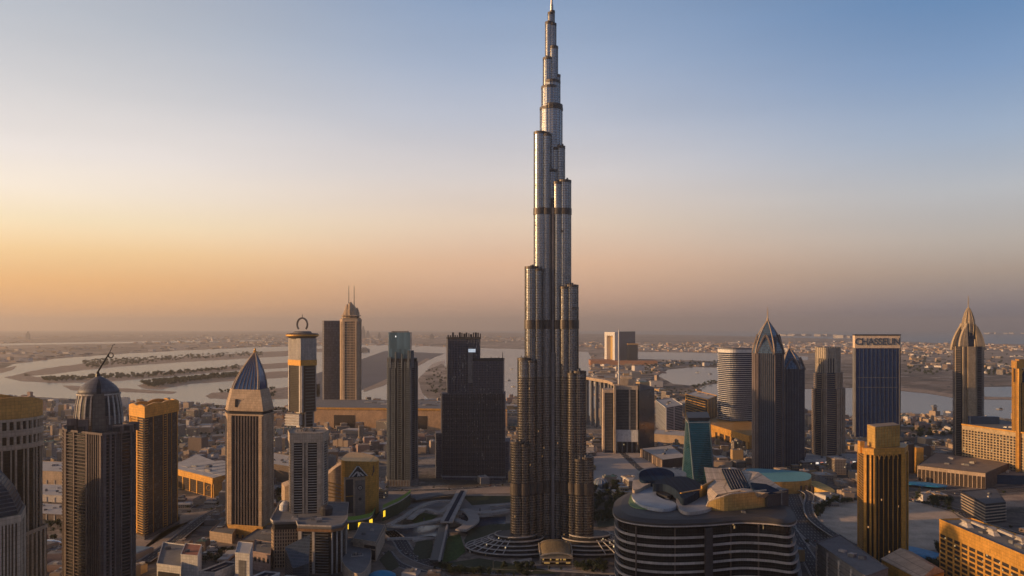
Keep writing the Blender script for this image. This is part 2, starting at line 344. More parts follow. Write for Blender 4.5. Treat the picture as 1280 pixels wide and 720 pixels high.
# ------------------------------------------------------------------ facade kit
SUB = {'roof_unit': ['roof'], 'roof_pipe': ['roof'], 'roof_panel': ['roof'], 'dome_slot': ['dome'], 'dome_rib': ['dome'], 'antenna_curl': ['antenna'], 'crown_rib': ['pointed_crown'], 'gable_arch': ['pointed_crown'], 'sail_rib': ['glass_sail'], 'edge_rib': ['glass_sail'],
       'drum_rib': ['drum'], 'drum_window': ['drum'], 'drum_cornice': ['drum'], 'panel_rib': ['upper_block'], 'small_window': ['upper_block'], 'cap_rim': ['disc_cap'], 'bud_rib': ['crown_bud'], 'crown_fin': ['crown_box'], 'rooftop_lettering': ['sign_panel'],
       'base_opening': ['base'], 'roof_rib': ['sloping_roof'], 'skylight_bar': ['sculpted_wedge', 'roof'], 'dark_skylight': ['sculpted_wedge'], 'emblem_stroke': ['emblem_field'], 'roundel_eye': ['roundel'], 'roundel_centre': ['roundel'], 'portal_opening': ['portal_frame'],
       'panel_seam': ['gold_top'], 'lit_lettering': ['glass_crown'], 'crown_cap': ['glass_crown'], 'window_frame': ['lit_window'], 'vent_beam': ['roof_vent'], 'cap_line': ['slanted_cap'], 'front_rim': ['curved_gold_front'], 'end_block_edge': ['dark_end_block']}
class B:
    """one building: an Empty at its foot; everything added in metres around that foot"""
    def __init__(s, name, label, cat, pts, group=None, land=None, z=0):
        s.cx = sum(p[0] for p in pts)/len(pts); s.cy = sum(p[1] for p in pts)/len(pts)
        s.root = thing(name, label, cat, s.cx, s.cy, group, z, land); s.acc = {}; s.bz = z
    def loc(s, pts): return [(p[0]-s.cx, p[1]-s.cy) for p in pts]
    def a(s, name, mat):
        k = (name, mat.name)
        if k not in s.acc: s.acc[k] = (MB(), name, mat)
        return s.acc[k][0]
    def one(s, name, mat, smooth=False):
        class _C(MB): pass
        mb = MB(); s.singles = getattr(s, 'singles', []); s.singles.append((mb, name, mat, smooth)); return mb
    def done(s, parent=None):
        for mb, name, mat in s.acc.values():
            if mb.f: mb.build(name, mat, parent or s.root)
        for mb, name, mat, sm in getattr(s, 'singles', []):
            if mb.f: mb.build(name, mat, parent or s.root, sm)
        kids = {}
        for o in s.root.children: kids.setdefault(o.name.split('.')[0], []).append(o)
        for a, p in SUB.items():
            for q in p:
                if a in kids and q in kids:
                    for o in kids[a]: o.parent = kids[q][0]
                    break
        s.acc = {}; s.singles = []
    def core(s, poly, z0, z1, mat, top=None, name='glazing'):
        m = s.one(name, mat); m.prism(poly, z0, z1)
        if top: s.one('roof', top).prism(off(poly, -.3), z1+.01, z1+.5)
    def facade(s, poly, z0, z1, spec, fh=3.7, wall=CREAM, slab=None, mull=None, name='balcony', sf=.25):
        """spec: {edge: [(u0,u1,kind,arg)...]}; kinds w=wall pier, b=balcony bands, f=fins, g=punched wall"""
        slab = slab or wall; mull = mull or wall
        nl = max(1, int(round((z1-z0)/fh))); h = (z1-z0)/nl
        band = MB()
        for e, zones in spec.items():
            p0, p1 = poly[e % len(poly)], poly[(e+1) % len(poly)]
            L = math.hypot(p1[0]-p0[0], p1[1]-p0[1])
            for zn in zones:
                u0, u1, k = zn[:3]; arg = zn[3] if len(zn) > 3 else None
                if k == 'w':
                    s.one('pier', wall).ebox(p0, p1, u0, u1, z0, z1+.02, arg or 1.6)
                elif k == 'b':
                    d = arg or 1.5
                    band.ebox(p0, p1, u0+.002, u1-.002, 0, h*sf, d)
                elif k == 'f':
                    n = arg or 4; m = s.a('mullion', mull)
                    for i in range(n):
                        c = u0+(u1-u0)*(i+.5)/n; q = min(.32/L*1.6, (u1-u0)/n*.25)
                        m.ebox(p0, p1, c-q, c+q, z0, z1, 1.0)
                elif k == 'F':
                    n = arg or 4; m = s.a('mullion', mull)
                    for i in range(n+1):
                        c = u0+(u1-u0)*i/n; q = (u1-u0)/n*.15
                        m.ebox(p0, p1, max(u0, c-q), min(u1, c+q), z0, z1, 1.0)
                elif k == 'g':
                    n = arg or 6; m = s.a('wall', wall)
                    for i in range(n+1):
                        c = u0+(u1-u0)*i/n; q = (u1-u0)/n*.2
                        m.ebox(p0, p1, max(u0, c-q), min(u1, c+q), z0, z1, 1.0)
                    for i in range(nl+1):
                        m.ebox(p0, p1, u0, u1, z0+h*i-.001, z0+h*(i)+h*.28 if i < nl else z1, .9)
        if band.f:
            me = None
            for i in range(nl):
                if i == 0: o = band.build(name, slab, s.root); me = o.data
                else: o = link(name, me, s.root)
                o.location.z = z0+h*i+.25
    def parapet(s, poly, z, h, mat, name='parapet', t=.8, out=.9):
        n = len(poly); o_, i_ = off(poly, out), off(poly, out-t)
        m = s.one(name, mat); vs = [(*p, z) for p in o_]+[(*p, z+h) for p in o_]+[(*p, z+h) for p in i_]+[(*p, z) for p in i_]
        m.add(vs, [(k*n+i, k*n+(i+1) % n, ((k+1) % 4)*n+(i+1) % n, ((k+1) % 4)*n+i) for k in range(4) for i in range(n)])
    def rooftop(s, poly, z, n=4, seed=1, mat=None, sz=6):
        r = random.Random(seed); xs = [p[0] for p in poly]; ys = [p[1] for p in poly]
        cx, cy = sum(xs)/len(xs), sum(ys)/len(ys)
        a = math.atan2(poly[2][1]-poly[1][1], poly[2][0]-poly[1][0])
        for i in range(n):
            p = poly[r.randrange(len(poly))]; k = r.uniform(.1, .6)
            m = MB(); x, y = cx+(p[0]-cx)*k, cy+(p[1]-cy)*k; w_, d_, h_ = r.uniform(.4, 1)*sz, r.uniform(.4, 1)*sz, r.uniform(1.5, 4)
            m.box(x, y, z, z+h_, w_, d_, a, 0)
            m.box(x, y, z+h_+.01, z+h_+.4, w_*.7, d_*.7, a, 0)
            m.build('roof_unit', mat or (GREY, PALE, STEEL)[i % 3], s.root)
def off(poly, d):
    n = len(poly); r = []
    for i in range(n):
        a, b, c = Vector(poly[i-1][:2]), Vector(poly[i][:2]), Vector(poly[(i+1) % n][:2])
        e1, e2 = (b-a).normalized(), (c-b).normalized(); n1, n2 = Vector((e1.y, -e1.x)), Vector((e2.y, -e2.x))
        k = n1+n2; k = k/max(.3, k.dot(k)/2) if k.length > .01 else n1
        r.append((b.x+k.x*d, b.y+k.y*d))
    return r
def para(a, b, c):
    A, B_, C_ = P(*a), P(*b), P(*c); return [A, B_, C_, (A[0]+C_[0]-B_[0], A[1]+C_[1]-B_[1])]
def scl(poly, k, cx=None, cy=None):
    cx = sum(p[0] for p in poly)/len(poly) if cx is None else cx; cy = sum(p[1] for p in poly)/len(poly) if cy is None else cy
    return [(cx+(p[0]-cx)*k, cy+(p[1]-cy)*k) for p in poly]
def ell(cx, cy, rx, ry, n=24, a0=0): return [(cx+rx*cos(a0+2*pi*i/n), cy+ry*sin(a0+2*pi*i/n)) for i in range(n)]

# ------------------------------------------------------------------ the supertall tower
def supertall():
    Y = 1200.0; X0 = wx(689.5, Y); k = Y/1000
    root = thing('supertall_tower', 'tallest tower, silver stepped spire rising from curved terraces in the middle', 'skyscraper', X0, Y, land='the tallest tower')
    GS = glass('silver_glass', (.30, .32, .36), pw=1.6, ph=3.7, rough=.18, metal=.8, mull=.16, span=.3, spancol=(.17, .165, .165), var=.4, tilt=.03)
    GB = glass('painted_reflection_glass', (.17, .17, .18), pw=1.6, ph=3.7, rough=.14, metal=.8, mull=.2, span=.28, spancol=(.11, .10, .10), var=.6, tilt=.05, lit=.003, lits=.4, litcol=(1, .5, .15), dot=.3)  # silver glass darkened for the reflected city; glowing dots added for gold reflections
    LV = solid('silver_louvre', (.44, .42, .41), rough=.3, metal=.7); BD = solid('bronze_band', (.105, .09, .082), rough=.45, metal=.4)
    DK = solid('dark_core', (.07, .065, .07), rough=.35, metal=.5)
    bands = [(zt(270, Y), zt(262, Y)), (zt(411, Y), zt(400, Y)), (zt(612, Y), zt(598, Y)), (zt(138, Y), zt(135, Y))]
    def lobe(x, y, r, ztop, zb=0, n=20):
        lv = 3.7; prof = [(r, zb)]; mats = []
        z = zb+lv
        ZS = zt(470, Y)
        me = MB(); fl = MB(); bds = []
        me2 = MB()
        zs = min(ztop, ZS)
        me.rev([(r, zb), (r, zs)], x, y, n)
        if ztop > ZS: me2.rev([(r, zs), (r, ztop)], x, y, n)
        step = lv*1.0; z = zb+step
        while z < ztop-1:
            o = .28 if z > ZS else .5
            fl.rev([(r-.1, z), (r+o, z), (r+o, z+(.5 if z > ZS else .9)), (r-.1, z+(.5 if z > ZS else .9))], x, y, n)
            z += step
        for a, b in bands:
            if b < ztop and b > zb: q = MB(); q.rev([(r-.2, a), (r+1.3, a), (r+1.3, b), (r-.2, b)], x, y, n); bds.append(q)
        # steel fins and a rim
        fn = MB()
        for i in range(n):
            a = 2*pi*i/n; fn.box(x+(r+.45)*cos(a), y+(r+.45)*sin(a), zb, ztop, .5, .35, a)
        rim = MB(); rim.rev([(r-.1, ztop-3), (r+.9, ztop-3), (r+.9, ztop+.8), (r-.6, ztop+.8), (r-.6, ztop-.2)], x, y, n)
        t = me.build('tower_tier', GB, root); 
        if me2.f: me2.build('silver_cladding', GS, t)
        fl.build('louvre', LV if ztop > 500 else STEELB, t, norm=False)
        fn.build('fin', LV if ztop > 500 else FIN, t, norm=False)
        for q in bds: q.build('mechanical_band', BD, t)
        rim.build('tier_rim', BD, t)
        if r > 6:
            u = MB(); rr = random.Random(int(ztop))
            for q in range(5):
                a = rr.uniform(0, 6.28); u.box(x+r*.5*cos(a), y+r*.5*sin(a), ztop, ztop+rr.uniform(1.5, 4.5), rr.uniform(1, 3.5), rr.uniform(1, 3), a)
            u.build('roof_unit', GREY, t)
        return t
    FIN = solid('copper_fin', (.22, .20, .185), rough=.3, metal=.8)
    STEELB = solid('bronze_louvre', (.33, .30, .28), rough=.32, metal=.7)
    def wing(ang, st):
        c, s_ = cos(R(ang)), sin(R(ang))
        for d, top in st:     # d: outer reach of the stage; nose lobe + two flank lobes
            z = zt(top, Y); r = min(9.5, max(4.0, d*.30)); dn = d-r
            lobe(dn*c, dn*s_, r, z)
            f = r*.72; q = dn-r*.75
            if q > 0:
                for sg in (-1, 1):
                    lobe(q*c-sg*s_*r*.82, q*s_+sg*c*r*.82, f, z-3.1-.4*sg)
    cs = cos(R(32))
    wing(212, [(64/cs*.93, 548), (52/cs*.95, 447), (41.5/cs*.93, 335), (28/cs*.9, 168)])
    wing(-32, [(62/cs*.93, 567), (50/cs*.95, 463), (39.5/cs*.93, 357.5), (28/cs*.95, 228), (18.6/cs*.98, 185)])
    wing(90, [(60, 600), (48, 500), (38, 400), (26, 270), (16, 150)])
    for x, y, r, top in ((-15, -9, 11, 262), (16, -9, 11, 290), (-30, -17, 9.5, 360), (29, -17, 9.5, 385), (-1, -8, 10, 215)): lobe(x, y, r, zt(top, Y))
    # the central shaft stepping in towards the top
    for x, r, top in ((-3, 14, 135), (-2.5, 12.5, 109), (1.5, 14.5, 132), (1.2, 11.5, 102), (9.5, 3.2, 94), (-5, 7.5, 73), (3, 6.2, 59), (-3.5, 5.6, 28), (1.5, 5.2, 30), (-1.2, 4.0, 16), (1.3, 3.0, 14)):
        lobe(x, (.6*x) % 1.7, r, zt(top, Y), 300, 16)
    m = MB(); m.rev([(2.6, zt(20, Y)), (2.4, zt(6, Y)), (1.7, zt(5.5, Y)), (1.5, zt(-8, Y)), (.6, zt(-9, Y)), (.3, zt(-14, Y))], .2, 0, 12); m.build('spire', STEEL, root)
    # seam between the two near wings: light vertical fin standing in a dark recess
    m = MB(); m.box(1, -13, 0, zt(250, Y), 7, 12); m.build('recess', DK, root)
    m = MB(); m.box(1, -20.5, 0, zt(440, Y), 4.5, 3.4); m.box(1, -19.8, 0, zt(262, Y), 2.2, 2.6); m.build('seam_fin', solid('seam_steel', (.20, .185, .19), rough=.5, metal=.3), root)
    # orange glowing dots in the darker glass are added in place of gold reflections; the foot has terraces
    return root
supertall()
def podium():
    Y = 1200.0; X0 = wx(689.5, Y)
    root = thing('terraced_podium', 'dark curved terraces with pale rims fanning out round the foot of the tallest tower', 'podium', X0, Y-10)
    rim = solid('terrace_rim', (.50, .46, .43), rough=.6); dk = glass('podium_glass', (.05, .048, .05), pw=2.2, ph=4, lit=.02, lits=.9)
    def arc(cx, cy, rx, ry, a0, a1, z, h, mat, name, t=1.2, n=28):
        m = MB(); o = [(cx+rx*cos(a0+(a1-a0)*i/n), cy+ry*sin(a0+(a1-a0)*i/n)) for i in range(n+1)]
        q = [(cx+(rx-t)*cos(a0+(a1-a0)*i/n), cy+(ry-t)*sin(a0+(a1-a0)*i/n)) for i in range(n+1)]
        for i in range(n): m.prism([o[i], o[i+1], q[i+1], q[i]], z, z+h, 0, None, True)
        m.build(name, mat, root)
    for sg in (-1, 1):
        for k, (rx, ry, z) in enumerate(((30, 22, 22), (40, 29, 17.5), (50, 36, 13), (61, 43, 9), (73, 50, 5))):
            cx, cy = sg*54, -16
            m = MB(); m.prism(ell(cx, cy, rx, ry, 40), z-4.3 if k else 0, z); m.build('terrace', dk, root)
            m = MB(); m.prism(ell(cx, cy, rx-1, ry-1, 40), z+.02, z+.3); m.build('terrace_floor', CHAR, root)
            arc(cx, cy, rx+1.2, ry+1.2, -pi if sg > 0 else -pi*1.25, .25*pi if sg > 0 else 0, z-.6, 1.5, rim, 'terrace_rim', 1.5)
    for sg in (-1, 1):    # radial stairs and light ribs
        for k in range(7):
            a = -pi/2+sg*(.25+k*.2); m = MB(); x0, y0 = sg*54, -16
            m.tube([(x0+34*cos(a), y0+26*sin(a), 19), (x0+55*cos(a), y0+40*sin(a), 12.5), (x0+75*cos(a), y0+52*sin(a), 5.5)], .7, 5); m.build('stair_rib', rim, root)
    r2 = thing('entrance_pavilion', 'rounded bronze-glass entrance pavilion at the foot of the tallest tower', 'pavilion', X0+1.5, Y-78)
    g = glass('pavilion_glass', (.27, .20, .11), pw=1.4, ph=1.8, rough=.3, metal=.35, mull=.1, span=.1, spancol=(.2, .17, .12)); fr = solid('pavilion_frame', (.36, .31, .25), rough=.45)
    def arch(y, w_, h_, n=18): return [(w_*(-cos(pi*i/n))*(1 if abs(cos(pi*i/n)) < .8 else 1), y, h_*min(1, (sin(pi*i/n))**.32)) for i in range(n+1)]
    m = MB(); rings = []
    for y, w_, h_ in ((24, 20, 17), (16, 21.5, 23), (4, 22, 24), (-12, 21.5, 19), (-22, 20.5, 13.5), (-23, 20, 9.5)): rings.append(arch(y, w_, h_))
    m.loft(rings); m.build('glass_vault', g, r2)
    for y, w_, h_ in ((20, 21.3, 20.7), (-22.6, 21, 14)):
        m = MB(); a, b, c, d = arch(y, w_, h_), arch(y-2.2, w_, h_), arch(y-2.2, w_+2.2, h_+1.6), arch(y, w_+2.2, h_+1.6)
        n = len(a)
        for i in range(n-1):
            for p, q in ((a, b), (b, c), (c, d), (d, a)): m.add([p[i], p[i+1], q[i+1], q[i]], [(0, 1, 2, 3)])
        m.build('arch_frame', fr, r2)
    m = MB()
    for sg in (-1, 1): m.tube([(sg*22.5, 20, 2), (sg*22.6, 18, 17), (sg*22.6, -10, 14), (sg*21.8, -23, 8)], 1.0, 6)
    m.build('side_rib', fr, r2)
    m = MB(); m.box(0, -24.6, 0, 9, 38, 2.4); m.build('entrance_glass', glass('lit_lobby', (.09, .06, .03), pw=2, ph=4.5, lit=.35, lits=.35, litcol=(1, .55, .15)), r2)
    m = MB(); m.box(0, -27, 9.2, 10.2, 44, 8); m.box(0, -28, 4.2, 4.9, 40, 6); m.build('canopy', fr, r2)
podium()
# ------------------------------------------------------------------ left-hand towers
def curl_tower():
    pts = [P(79, 838), P(82, 812), P(128, 780), P(164, 806), P(168, 835), P(150, 880), P(98, 885)]
    b = B('domed_tower', 'dark apartment tower with ribbed grey dome and a curled antenna on top', 'skyscraper', pts, land='the dark domed tower')
    pl = b.loc(pts); zs = zt(541, 800)
    b.core(pl, 0, zs, glass('dusk_glass', (.035, .035, .042), pw=2.2, lit=.001, lits=.25), CHAR)
    sp = {0: [(0, 1, 'b')], 1: [(0, .05, 'w'), (.06, .24, 'b'), (.25, .28, 'w'), (.29, .58, 'b'), (.59, .63, 'w'), (.64, .93, 'f', 5), (.95, 1, 'w')],
          2: [(0, .10, 'w'), (.11, .2, 'b'), (.21, .29, 'w'), (.30, .38, 'b'), (.39, .44, 'w'), (.46, .6, 'f', 3), (.61, .65, 'w'), (.66, .93, 'b', 2.2), (.95, 1, 'w')],
          3: [(.05, .95, 'b')], 4: [(0, .1, 'w'), (.2, .9, 'b')], 5: [(.1, .9, 'b')], 6: [(.1, .9, 'b')]}
    b.facade(pl, 0, zs, sp, 3.4, wall=MAUVE, slab=solid('dusky_balcony', (.13, .10, .095)))
    b.parapet(pl, zs, 2.2, MAUVE)
    # shoulder turrets with black openings
    for u, e in ((.15, 1), (.45, 1), (.5, 2), (.85, 2), (.5, 3)):
        p0, p1 = pl[e], pl[e+1]; x, y = p0[0]+(p1[0]-p0[0])*u, p0[1]+(p1[1]-p0[1])*u
        m = b.one('turret', MAUVE); m.box(x, y+3, zs, zs+8+5*(abs(x) < 16), 9, 7, .3); m = b.one('turret_opening', DARK); m.box(x, y-.9, zs+2, zs+6.5, 6, 1, .3)
    cx, cy = wx(123.5, 830)-b.cx, 830-b.cy; k = .83; zd = zt(492, 830)
    n = 24
    def fp(a_, r_, z): return (cx+.459*r_+.888*a_, cy-.888*r_+.459*a_, z)    # the front pier looks towards the tallest tower's plaza
    b.one('drum', MAUVE).rev([(22.5, zs), (22.3, zs+14), (21, zs+26), (19, zd)], cx, cy, n)
    for i in range(n):
        a = 2*pi*(i+.5)/n
        m = b.one('drum_rib', PALE if i % 1 == 0 else CREAM)
        m.loft([[(cx+(r+o)*cos(a+t), cy+(r+o)*sin(a+t), z) for o, t in ((0, -.035), (1.1, -.03), (1.1, .03), (0, .035))] for r, z in ((22.3, zs+6), (22.1, zs+14), (20.8, zs+26), (18.7, zd-.5))])
    # dark slots between the ribs and the broad front pier
    for i in range(n):
        a = 2*pi*i/n
        m = b.one('drum_window', DARK); m.loft([[(cx+(r+o)*cos(a+t), cy+(r+o)*sin(a+t), z) for o, t in ((0, -.075), (.35, -.07), (.35, .07), (0, .075))] for r, z in ((22.1, zs+15), (20.9, zs+26), (19.2, zd-3))])
    m = b.one('front_pier', solid('taupe_stone', (.15, .12, .10))); m.loft([[fp(-6*w_, r+1.5, z), fp(6*w_, r+1.5, z), fp(6*w_, r-4, z), fp(-6*w_, r-4, z)] for r, z, w_ in ((24.6, zs-1, 1.1), (24, zs+15, 1), (22, zs+28, .9), (20.3, zd+1, .8))])
    m = b.one('drum_cornice', PALE); m.rev([(18.5, zd-1), (20.6, zd-1), (20.8, zd+.8), (18.5, zd+.8)], cx, cy, 32)
    zp = zt(470, 830); h = zp-zd
    b.one('dome', solid('dome_metal', (.14, .135, .145), rough=.55, metal=.2), True).rev([(19.4, zd+.6)]+[(19.4*(1-s_**1.8)+.6, zd+.6+h*s_) for s_ in (.12, .25, .4, .55, .7, .82, .92)]+[(1.5, zp)], cx, cy, 32)
    m = b.one('dome_slot', DARK); m.loft([[fp(-w_, r+1.2, z), fp(w_, r+1.2, z), fp(w_, r-5, z), fp(-w_, r-5, z)] for r, z, w_ in ((19.6, zd+1.2, 2.1), (18.6, zd+7, 2.1), (14.5, zd+12.5, 1.4), (8.5, zp-2.2, .3))])
    pth = [(cx-1, cy, zp-1), (cx-1, cy, zp+4), (cx+3, cy, zp+11), (cx+8, cy, zp+19), (cx+10.5, cy, zp+23)]
    b.one('antenna', solid('black_metal', (.02, .02, .02), rough=.4)).tube(pth, 1.0, 6, r1=.8)
    b.one('antenna_curl', MC['black_metal']).tube([(cx+12.5+2.5*cos(t), cy, zp+21.5+2.7*sin(t)) for t in [i*.5 for i in range(6, 19)]]+[(cx+12.5, cy, zp+27), (cx+14.5, cy, zp+32), (cx+17, cy, zp+33)], .7, 5, r1=.3)
    b.one('mast_base', MC['black_metal']).rev([(2.6, zp-1), (2, zp+2.6), (.8, zp+5)], cx-1, cy, 8)
    b.done()
curl_tower()

def round_tower():
    cx, Y = -575.0, 895.0; rx, ry = 42, 42
    b = B('rounded_tower', 'beige rounded tower with gold crown cut by the left edge', 'skyscraper', [(cx, Y)], land='the beige rounded tower')
    n = 40; z1 = zt(566, 850); g = glass('shadow_glass', (.04, .036, .035), pw=2.4, lit=.0008, lits=.25)
    pl = ell(0, 0, rx, ry, n); b.core(pl, 0, z1, g)
    for i in range(n):
        if i % 2 == 0: b.facade(pl, 0, z1, {i: [(0, .30, 'w', 1.2)]}, wall=CREAM)
        else: b.facade(pl, 0, z1, {i: [(.35, .55, 'w', .9)]}, wall=CREAM)
    z = z1
    for hh, ring in ((5.5, 'solid'), (9, 'win'), (7, 'solid'), (9, 'win'), (3, 'solid')):
        if ring == 'solid': b.one('cornice', CREAM).rev([(rx-2, z), (rx+2.0, z), (rx+2.0, z+hh), (rx-2, z+hh)], 0, 0, n)
        else:
            b.one('attic_glass', g).rev([(rx-.4, z+.01), (rx-.4, z+hh)], 0, 0, n)
            for i in range(n): a = 2*pi*i/n; b.one('pilaster', CREAM).box((rx+.3)*cos(a), (rx+.3)*sin(a), z, z+hh, 2.2, 2.6, a)
        z += hh
    zc = zt(502, 850); m = b.one('gold_crown', GOLD, False)
    m.loft([[((rx+o)*cos(2*pi*i/n), (rx+o)*sin(2*pi*i/n), zz+(5*cos(4*pi*i/n+1.2) if q else 0)) for i in range(n)] for o, zz, q in ((1.4, z, 0), (1.6, zc-2, 1), (-1, zc-2, 1), (-1.2, z, 0))], cap=False)
    b.one('roof', CHAR).prism(ell(0, 0, rx-1.4, ry-1.4, n), z+.1, z+1)
    # stepped lower wing at right
    zl = zt(692, 800); q = [(20, -62), (47, -50), (49, 10), (20, 10)]
    b.core(q, 0, zl, g, ROOFG); b.facade(q, 0, zl, {0: [(0, .1, 'w'), (.25, .35, 'w'), (.5, .6, 'w'), (.75, .85, 'w'), (.93, 1, 'w')], 1: [(k/8, k/8+.06, 'w') for k in range(8)]}, wall=CREAM); b.parapet(q, zl, 4, CREAM)
    b.done()
round_tower()

def corner_tower():
    pts = [P(-60, 720), P(-30, 640), P(24, 668), P(30, 700), P(10, 780), P(-60, 780)]
    b = B('vaulted_tower', 'beige tower with a dark ribbed sloping roof in the bottom left corner', 'skyscraper', pts)
    pl = b.loc(pts); z1 = zt(645, 665); g = MC['shadow_glass']; b.core(pl, 0, z1, g)
    b.facade(pl, 0, z1-6, {1: [(0, .05, 'w'), (.1, .5, 'b'), (.52, .56, 'w'), (.6, .64, 'w'), (.69, .72, 'w'), (.76, .79, 'w'), (.84, .88, 'w'), (.93, 1, 'w')], 2: [(.0, .2, 'w'), (.6, 1, 'w')], 3: [(.2, .4, 'w'), (.7, .8, 'w')]}, wall=CREAM)
    b.parapet(pl, z1-6, 6.5, CREAM, t=3, out=1.4)
    q = scl(pl, .97); zt_ = zt(592, 700)
    rings = []; K = 15
    for k in range(K+1):
        t = k/K; s_ = 1-.55*t**2.0; z = z1+1+(zt_-z1)*sin(t*pi/2)
        rings += [[(x*s_-22*t, y*s_+10*t, z) for x, y in q]]
    m = b.one('sloping_roof', DARK); m.loft(rings)
    for k in range(1, K):
        r_ = [(p[0], p[1]) for p in rings[k]]; z = rings[k][0][2]
        n = len(r_); o_ = off(r_, .7); mm = b.one('roof_rib', GREY); mm.prism(o_, z-.25, z+.35)
    b.done()
corner_tower()

def gold_top_tower():
    pts = para((163, 1262), (181, 1225), (222, 1320)); b = B('gold_topped_tower', 'dark slab tower with bright gold wavy top beside the domed tower', 'skyscraper', pts, land='the gold-topped slab tower')
    pl = b.loc(pts); z1 = zt(521, 1240); b.core(pl, 0, z1, glass('plum_glass', (.055, .05, .06), pw=2.6, ph=3.6, metal=.35, rough=.2))
    b.facade(pl, 0, z1, {0: [(.0, .05, 'w'), (.06, .48, 'g', 4), (.5, .56, 'w'), (.57, .96, 'b', 2.2)], 1: [(0, .08, 'b', 1.2), (.235, .25, 'w', .5), (.53, .545, 'w', .5), (.57, .63, 'b', .9), (.655, .67, 'w', .5), (.795, .805, 'w', .5), (.98, 1, 'w', .6)], 2: [(.05, .95, 'g', 8)], 3: [(.05, .95, 'b')]}, 3.9, wall=OCHRE, slab=GOLD)
    # wavy gold crown: four fascias with lobed top
    zc = zt(506, 1240)
    o = off(pl, 1.8); ii = off(pl, -2.5)
    for e in range(4):
        m = b.one('crown_fascia', OCHRE); p0, p1, q0, q1 = o[e], o[(e+1) % 4], ii[e], ii[(e+1) % 4]; K = 14; rings = []
        for i in range(K+1):
            t = i/K; zz = zc+2.6*abs(sin(2*pi*t))-1.5+ (2 if e == 1 else 0)*sin(pi*t)
            A = (p0[0]+(p1[0]-p0[0])*t, p0[1]+(p1[1]-p0[1])*t); Q = (q0[0]+(q1[0]-q0[0])*t, q0[1]+(q1[1]-q0[1])*t)
            rings.append([(A[0], A[1], z1), (A[0], A[1], zz), (Q[0], Q[1], zz), (Q[0], Q[1], z1)])
        m.loft(rings)
    b.one('roof', CHAR).prism(off(pl, -2), z1, z1+6); b.rooftop(scl(pl, .6), z1+6, 3, 3)
    b.one('plinth', solid('plum_plinth', (.09, .08, .09))).prism(off(pl, 2.4), 0, 5)
    b.done()
gold_top_tower()

def sail_tower():
    Yb = YD(672); k = Yb/1000
    pts = [P(283, 1262), P(286, 1236), P(328, 1222), P(341, 1262), P(338, 1300), P(295, 1305)]
    b = B('sail_roofed_tower', 'tan tower with dark pointed sail-shaped glass roof and small gold finial', 'skyscraper', pts, land='the sail-roofed tan tower')
    pl = b.loc(pts); Y = 1236
    z0, z1, z2, zap = zt(655, Y), zt(519, Y), zt(490, Y), zt(441, Y)
    b.one('base', GOLD).prism(off(pl, .8), 0, z0); g = glass('ink_glass', (.03, .032, .045), pw=1.8, metal=.5)
    for kx in range(6):
        p0, p1 = off(pl, .8)[1], off(pl, .8)[2]; b.one('base_opening', DARK).ebox(p0, p1, .08+kx*.155, .15+kx*.155, .3, 6, .3)
    b.core(pl, z0, z1, g)
    b.facade(pl, z0, z1, {0: [(0, 1, 'w')], 1: [(0, .10, 'w', 2.2), (.12, .90, 'F', 9), (.91, 1, 'w', 2.2)], 2: [(0, .3, 'w', 2), (.36, .42, 'w'), (.48, .60, 'w'), (.64, .82, 'w'), (.88, 1, 'w')], 3: [(0, .4, 'w'), (.5, 1, 'w')], 4: [(0, 1, 'F', 8)], 5: [(0, 1, 'w')]}, wall=TAN, mull=MAUVE)
    b.one('sky_lobby_band', TAN).prism(off(pl, 2.2), z1-.01, z1+2.5)
    b.core(off(pl, -.4), z1+2.5, z1+7, g); b.one('upper_cornice', TAN).prism(off(pl, 2.0), z1+7, z1+9)
    # tapering upper block with small windows, then the sail
    up = off(pl, 1.2); t1 = z2
    def ring(sx, dz, z): return [(x*sx, y*sx, z+dz) for x, y in up]
    b.one('upper_block', TAN).loft([ring(1, 0, z1+9), ring(.95, 0, z1+20), ring(.80, 0, t1+4)])
    for i in range(3):
        x = up[1][0]*.55+i*(up[2][0]-up[1][0])*.22+3; 
        b.one('small_window', DARK).box(x, up[1][1]*.97-2.2+ (i*.35), z1+13, z1+25, 3.2, 5)
    # two tall flanking fins that curve up to the apex
    ax = wx(311, Y)-b.cx; ay = 4
    def sail(name, mat, pts3): m = b.one(name, mat); m.loft(pts3); return m
    K = 10; body = []
    for i in range(K+1):
        t = i/K; s_ = (1-t**1.45)*.775; z = t1+4+(zap-t1-4)*t
        body.append([(ax*t*.9+x*(s_*.9+.02), ay*t+y*(s_+.02), z) for x, y in up])
    m = b.one('glass_sail', glass('sail_glass', (.025, .065, .17), pw=2.2, ph=40, metal=.2, span=0)); m.loft(body)
    for vi in (0, 1, 2, 3):
        path = [tuple(Vector(r_[vi])*1) for r_ in body]
        b.one('edge_rib', TAN).tube(path, 2.0 if vi in (1, 2) else 1.4, 5, r1=.8)
    for t in (.2, .36, .52, .68, .84):
        path = [tuple(Vector(r_[1]).lerp(Vector(r_[2]), t)+Vector((0, -.3, 0))) for r_ in body]
        b.one('sail_rib', MAUVE).tube(path, .6, 4, r1=.3)
    b.one('finial', OCHRE).rev([(2.6, zap-.5), (2.8, zap+1.5), (1.2, zap+2.2), (1.9, zap+3.6), (1.6, zap+5), (.3, zap+7)], ax*.9, ay, 10)
    b.done()
sail_tower()

